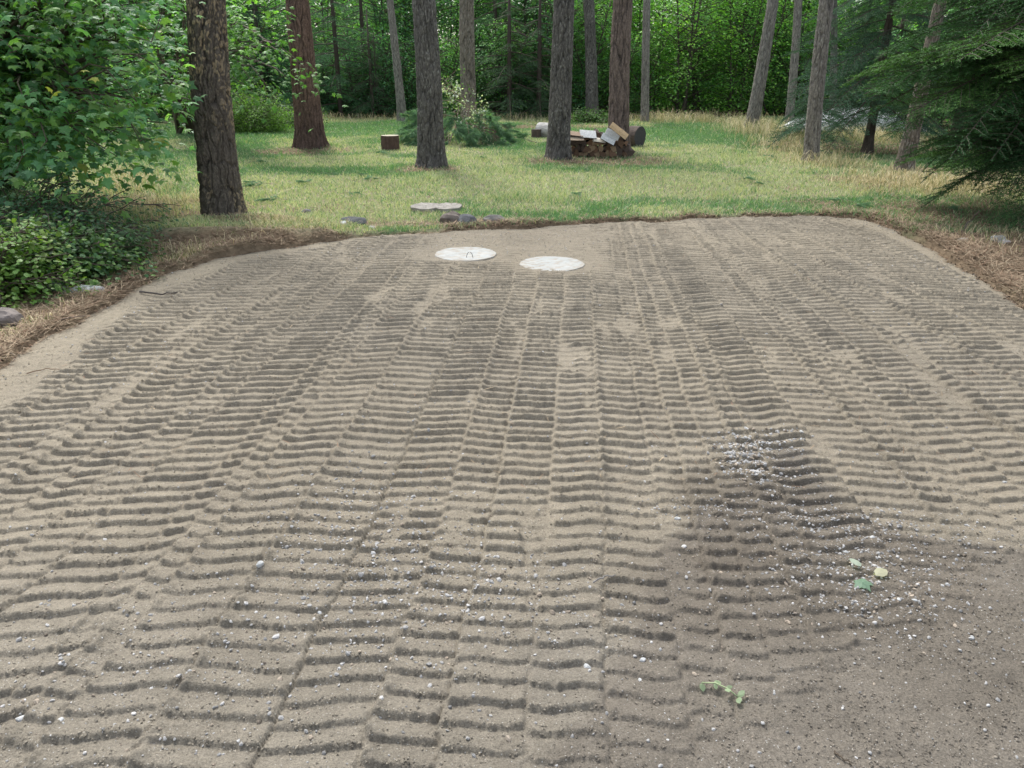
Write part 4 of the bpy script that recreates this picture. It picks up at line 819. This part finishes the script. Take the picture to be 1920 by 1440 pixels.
# logs lying behind
def lying_log(px, py, rad, L, rz, mats, wc, seed, lab):
    V, F, c, mi = log_mesh(rad, L, seed, None, wc); V = np.array(V); V[:, 2] -= L/2; o = from_faces('log', V, F, mats, c, mi=mi); p = at(px, py); o.location = (p[0], p[1], rad*.92); o.rotation_euler = (R(90), 0, rz); tag(o, lab, 'log')
lying_log(1028, 260, .20, .55, R(60), WMp, (.42, .40, .36), 11, 'whitish log lying behind the dark scaly trunk'); lying_log(1190, 276, .24, .26, R(50), WM, (.075, .075, .078), 12, 'dark log with weathered cut end lying right of the furrowed pine')
p = at(1005, 261); V, F, c, mi = log_mesh(.12, .24, 13, None, (.09, .08, .07)); o = from_faces('log_round', V, F, WM, c, mi=mi); o.location = (p[0], p[1], 0); tag(o, 'small dark log round standing left of the whitish log', 'log round')
# brush pile
r = np.random.default_rng(95)
def cut_bough(seed, L=1.3):
    r = np.random.default_rng(seed); W = Acc(); ax = bezier((0, 0, 0), (L*.5, 0, .22), (L, .05, .0), 8); V, F = tube(ax, np.linspace(.018, .006, 8), 6); W.add(V, F, np.array([.22, .17, .13])); tp = []; dd = []
    for k in range(9):
        s = r.integers(3, 8); sg = r.choice([-1, 1]); e = ax[s]+np.array([.22, sg*r.uniform(.1, .32), r.uniform(-.1, .12)]); V, F = tube(np.array([ax[s], (ax[s]+e)/2, e]), [.006, .005, .004], 4, False); W.add(V, F, np.array([.2, .16, .11])); tp += [e, (ax[s]+e)/2]; dd += [(e-ax[s])/np.linalg.norm(e-ax[s])]*2
    tp.append(ax[-1]); dd.append(np.array([1, 0, 0])); A = pine_tufts(np.array(tp), np.array(dd), .21, 95, r, np.array([.17, .30, .17]), .0055, .6); return A, W.get()
CB = [cut_bough(400+k) for k in range(3)]; CBm = [(mesh_only('needles', a, M_needle), mesh_only('stem', b, M_twig)) for a, b in CB]
pc = at(864, 269); NB = 120
for k in range(NB):
    a = k*2.39996+r.normal(0, .2); rr = math.sqrt((k+.5)/NB); zt = 1.02*(1-rr**1.5)*(.82 if math.cos(a) > .3 else 1)
    root = empty('pine_bough', (pc[0]+1.12*rr*math.cos(a)*.9-.02, pc[1]+.62*rr*math.sin(a)*.8, max(.06, zt*(.93 if k % 2 else r.uniform(.2, .8)))), 0, 'long needled green bough %s at the %s of the brush pile' % (('low down', 'on the surface')[k % 2], 'crest' if rr < .35 else ('right', 'back', 'left', 'front')[int(((a % 6.2832)+.785)/1.5708) % 4]), 'cut bough', 'cut pine boughs in the brush pile')
    root.rotation_euler = (r.normal(0, .3), .15+.65*rr+r.normal(0, .15), a+r.normal(0, .35)); s_ = r.uniform(.5, .8); root.scale = (s_, s_, s_)
    q = r.integers(0, 3)
    for me, nm in zip(CBm[q], ('needles', 'stem')): o = bpy.data.objects.new(nm, me); C.objects.link(o); o.parent = root
def leafy_branch(loc, ax_end, n, size, cols, seed, label, tmpl=OVAL, name='cut_branch', grp=None, spread=.16):
    r = np.random.default_rng(seed); W = Acc(); e = np.array(ax_end, float); tips = []; outs = []; ax = bezier((0, 0, 0), e*.5+[0, 0, .08], e, 7); V, F = tube(ax, np.linspace(.012, .004, 7), 5); W.add(V, F, np.array([.25, .2, .15]))
    for k in range(n):
        s = r.integers(2, 7); q = ax[s]+r.normal(0, spread, 3); V, F = tube(np.array([ax[s], (ax[s]+q)/2, q]), [.005, .004, .002], 4, False); W.add(V, F, np.array([.24, .19, .14])); tips.append(q); outs.append((q-ax[s])/np.linalg.norm(q-ax[s]))
    V, F, c = sprays(np.array(tips), np.array(outs), 9, .06, size, tmpl, np.array(cols), r, .8, 1.2, .35); root = empty(name, loc, 0, label, 'cut branch', grp); W.build('stem', M_twig, root); mesh_np('leaves', V, F, M_leaf, c, root, smooth=False)
WLc = [(.50, .53, .47), (.36, .42, .30), (.60, .62, .58), (.16, .26, .10), (.28, .34, .22)]
leafy_branch((pc[0]+.15, pc[1]-.05, .95), (-.45, -.1, .28), 30, .055, WLc, 410, 'leafy cut branch at the crest of the brush pile with pale upturned leaves'); leafy_branch((pc[0]-.1, pc[1]-.28, 1.0), (.62, -.2, -.35), 34, .05, WLc, 411, 'cut branch with whitish dry leaves draped down the front of the brush pile')
leafy_branch((pc[0]+.35, pc[1]-.5, .12), (.45, -.05, .05), 10, .04, [(.3, .4, .22), (.5, .52, .4)], 412, 'small leafy cut branch at the right foot of the brush pile'); leafy_branch((pc[0]-.1, pc[1]+.1, 1.0), (-.3, .1, .45), 16, .055, [(.10, .2, .06), (.14, .25, .08)], 413, 'green leafed cut branch standing highest on the brush pile')
# sticks and twigs
def stick(pts_px, rad, label, col=(.2, .16, .12), onpad=False, lift=.01, name='stick'):
    P_ = []
    for (px, py, z_) in pts_px: p = at(px, py, 0); zz = (zpad(p) if onpad else zland(p)); p = at(px, py, zz+z_) ; P_.append(p)
    P_ = np.array(P_); a = P_[0].copy(); a[2] -= 0
    t = np.linspace(0, 1, len(P_)); tt = np.linspace(0, 1, 14); Q = np.stack([np.interp(tt, t, P_[:, q]) for q in range(3)], 1)-a; Q += np.concatenate([[[0, 0, 0]], np.random.default_rng(int(pts_px[0][0])).normal(0, rad*.8, (13, 3))])*np.array([1, 1, .4])
    o = wire(Q, np.linspace(rad, rad*.45, 14), name, None, col); o.location = a; return tag(o, label, 'stick')
stick([(262, 547, .015), (300, 551, .012), (352, 547, .012)], .008, 'dark curved stick lying across the pale rim of the soil at left', (.07, .06, .055), True)
stick([(150, 412, .03), (200, 400, .06), (250, 384, .15)], .008, 'long pale stick sloping through the dry grass under the maple', (.42, .36, .28)); stick([(60, 618, .02), (75, 590, .12)], .006, 'short straw coloured stick standing up by the boulder', (.50, .40, .26))
stick([(945, 247, .03), (975, 257, .03), (1006, 268, .02)], .014, 'dark crooked branch trailing from the brush pile on the lawn', (.09, .07, .06)); stick([(1112, 1092, .012), (1130, 1082, .025), (1152, 1078, .012)], .0035, 'small curved grey twig in the middle of the tracked soil', (.22, .21, .20), True)
stick([(1565, 1408, .004), (1582, 1424, .008), (1600, 1436, .004)], .003, 'tiny dark twig on the smooth soil at the bottom right', (.09, .07, .05), True); stick([(8, 655, .02), (30, 668, .02), (38, 690, .01)], .004, 'thin forked twig in the litter at the left edge', (.35, .28, .2))
stick([(110, 600, .01), (150, 592, .012), (190, 596, .01)], .005, 'grey twig at the soil edge below the left shrubs', (.25, .2, .16)); stick([(1800, 436, .02), (1822, 412, .12), (1836, 395, .35)], .009, 'bare drooping branch tip touching the litter under the big fir', (.16, .13, .11)); stick([(1730, 428, .015), (1762, 436, .02), (1790, 432, .01)], .005, 'pale twig lying in the litter under the big fir', (.34, .29, .22))
stick([(50, 700, .01), (90, 690, .015), (120, 694, .01)], .0035, 'short brown twig on the pale rim at the far left', (.18, .12, .08), True)
# fallen leaves on the soil
def loose_leaf(px, py, size, col, tmpl, rz, label, tilt=(.15, .1), onpad=True):
    p = at(px, py); z_ = zpad(p) if onpad else zland(p); v = tmpl[0]*size; o = mesh_np('fallen_leaf', v, tmpl[1], M_leaf, np.tile(np.array(col), (len(v), 1)), None, False); o.location = (p[0], p[1], z_+.018); o.rotation_euler = (tilt[0], tilt[1], rz); tag(o, label, 'fallen leaf')
loose_leaf(1612, 1074, .055, (.38, .44, .36), OVAL, .4, 'pale green fallen leaf, leftmost of three on the grey gravel'); loose_leaf(1622, 1098, .075, (.17, .27, .18), MAPLE, 2.0, 'darker green fallen leaf lying lowest of three on the grey gravel', (-.2, .1)); loose_leaf(1640, 1088, .065, (.46, .45, .32), OVAL, -1.0, 'cream yellow fallen leaf, rightmost of three on the grey gravel')
def sprig(px, py, L, nleaf, col, rz, label, size, onpad, grp=None, tmpl=OVAL, name='leaf_sprig'):
    r = np.random.default_rng(int(px)); p = at(px, py); z_ = (zpad(p) if onpad else zland(p))+.012; root = empty(name, (p[0], p[1], z_), rz, label, 'sprig', grp); t = np.linspace(0, 1, nleaf); ax = np.stack([t*L, .08*L*np.sin(t*4), .01*np.sin(t*3)], 1)
    wire(ax, .0022 if onpad else .004, 'stem', root, (.3, .36, .2)); P_ = np.repeat(ax, 2, axis=0); D = np.tile([[.5, 1, 0], [.5, -1, 0]], (nleaf, 1)).astype(float)
    V, F, c = scatter(tmpl[0], tmpl[1], P_, frames(np.array([0, 0, 1.0])+r.normal(0, .35, (len(P_), 3)), D, r), r.uniform(.6, 1.1, len(P_))*size, np.array(col)*r.uniform(.7, 1.3, (len(P_), 1))); mesh_np('leaves', V, F, M_leaf, c, root, False)
sprig(1315, 1290, .11, 4, (.24, .31, .19), -.5, 'wilted pale green sprig on the soil at the bottom', .028, True); sprig(1640, 1085, .03, 2, (.4, .42, .2), .8, 'tiny stalk lying between the three fallen leaves', .012, True)
r = np.random.default_rng(97); me_n = {}
for k, (px, py) in enumerate(((492, 345), (515, 352), (465, 310), (640, 372), (585, 352), (655, 333), (720, 345), (690, 290), (880, 300), (1100, 370), (1380, 345), (1405, 352), (1590, 398), (600, 330), (1600, 388), (1420, 295), (540, 385), (1740, 400))):
    p = at(px, py); root = empty('pine_sprig', (p[0], p[1], zland(p)+.05), r.uniform(0, 6.28), 'fallen green pine sprig on the lawn, '+('right of the nearest pine' if px < 560 else 'below the red pine' if px < 680 else 'left of the flagstone' if px < 800 else 'in front of the brush pile' if px < 1000 else 'below the firewood stack' if px < 1200 else 'on the open right side' if py < 370 else 'by the far right corner of the soil'), 'pine sprig', 'green pine sprigs dropped on the lawn'); q = k % 3; s_ = r.uniform(.18, .30); root.scale = (s_, s_, s_*.6)
    for me, nm in zip(CBm[q], ('needles', 'stem')): o = bpy.data.objects.new(nm, me); C.objects.link(o); o.parent = root
# pale heap beyond the small fir
p = at(1600, 243); gx_ = np.linspace(-1, 1, 40); gy_ = np.linspace(-1, 1, 24); U, W_ = np.meshgrid(gx_, gy_); hgt = .62*np.maximum(0, 1-np.abs(U)**2.2)**.6*np.maximum(0, 1-np.abs(W_)**2.5)**.6*(.8+.4*fbm(U*2+5, W_*2+5, 77, 3))
V = np.stack([U*1.9, W_*.8, hgt], -1).reshape(-1, 3); i = (np.arange(23)[:, None]*40+np.arange(39)[None]).ravel(); o = mesh_np('covered_heap', V, np.stack([i, i+1, i+41, i+40], 1), M_tarp); o.location = (p[0], p[1], 0); tag(o, 'bright white covered heap glimpsed beyond the small fir', 'heap')
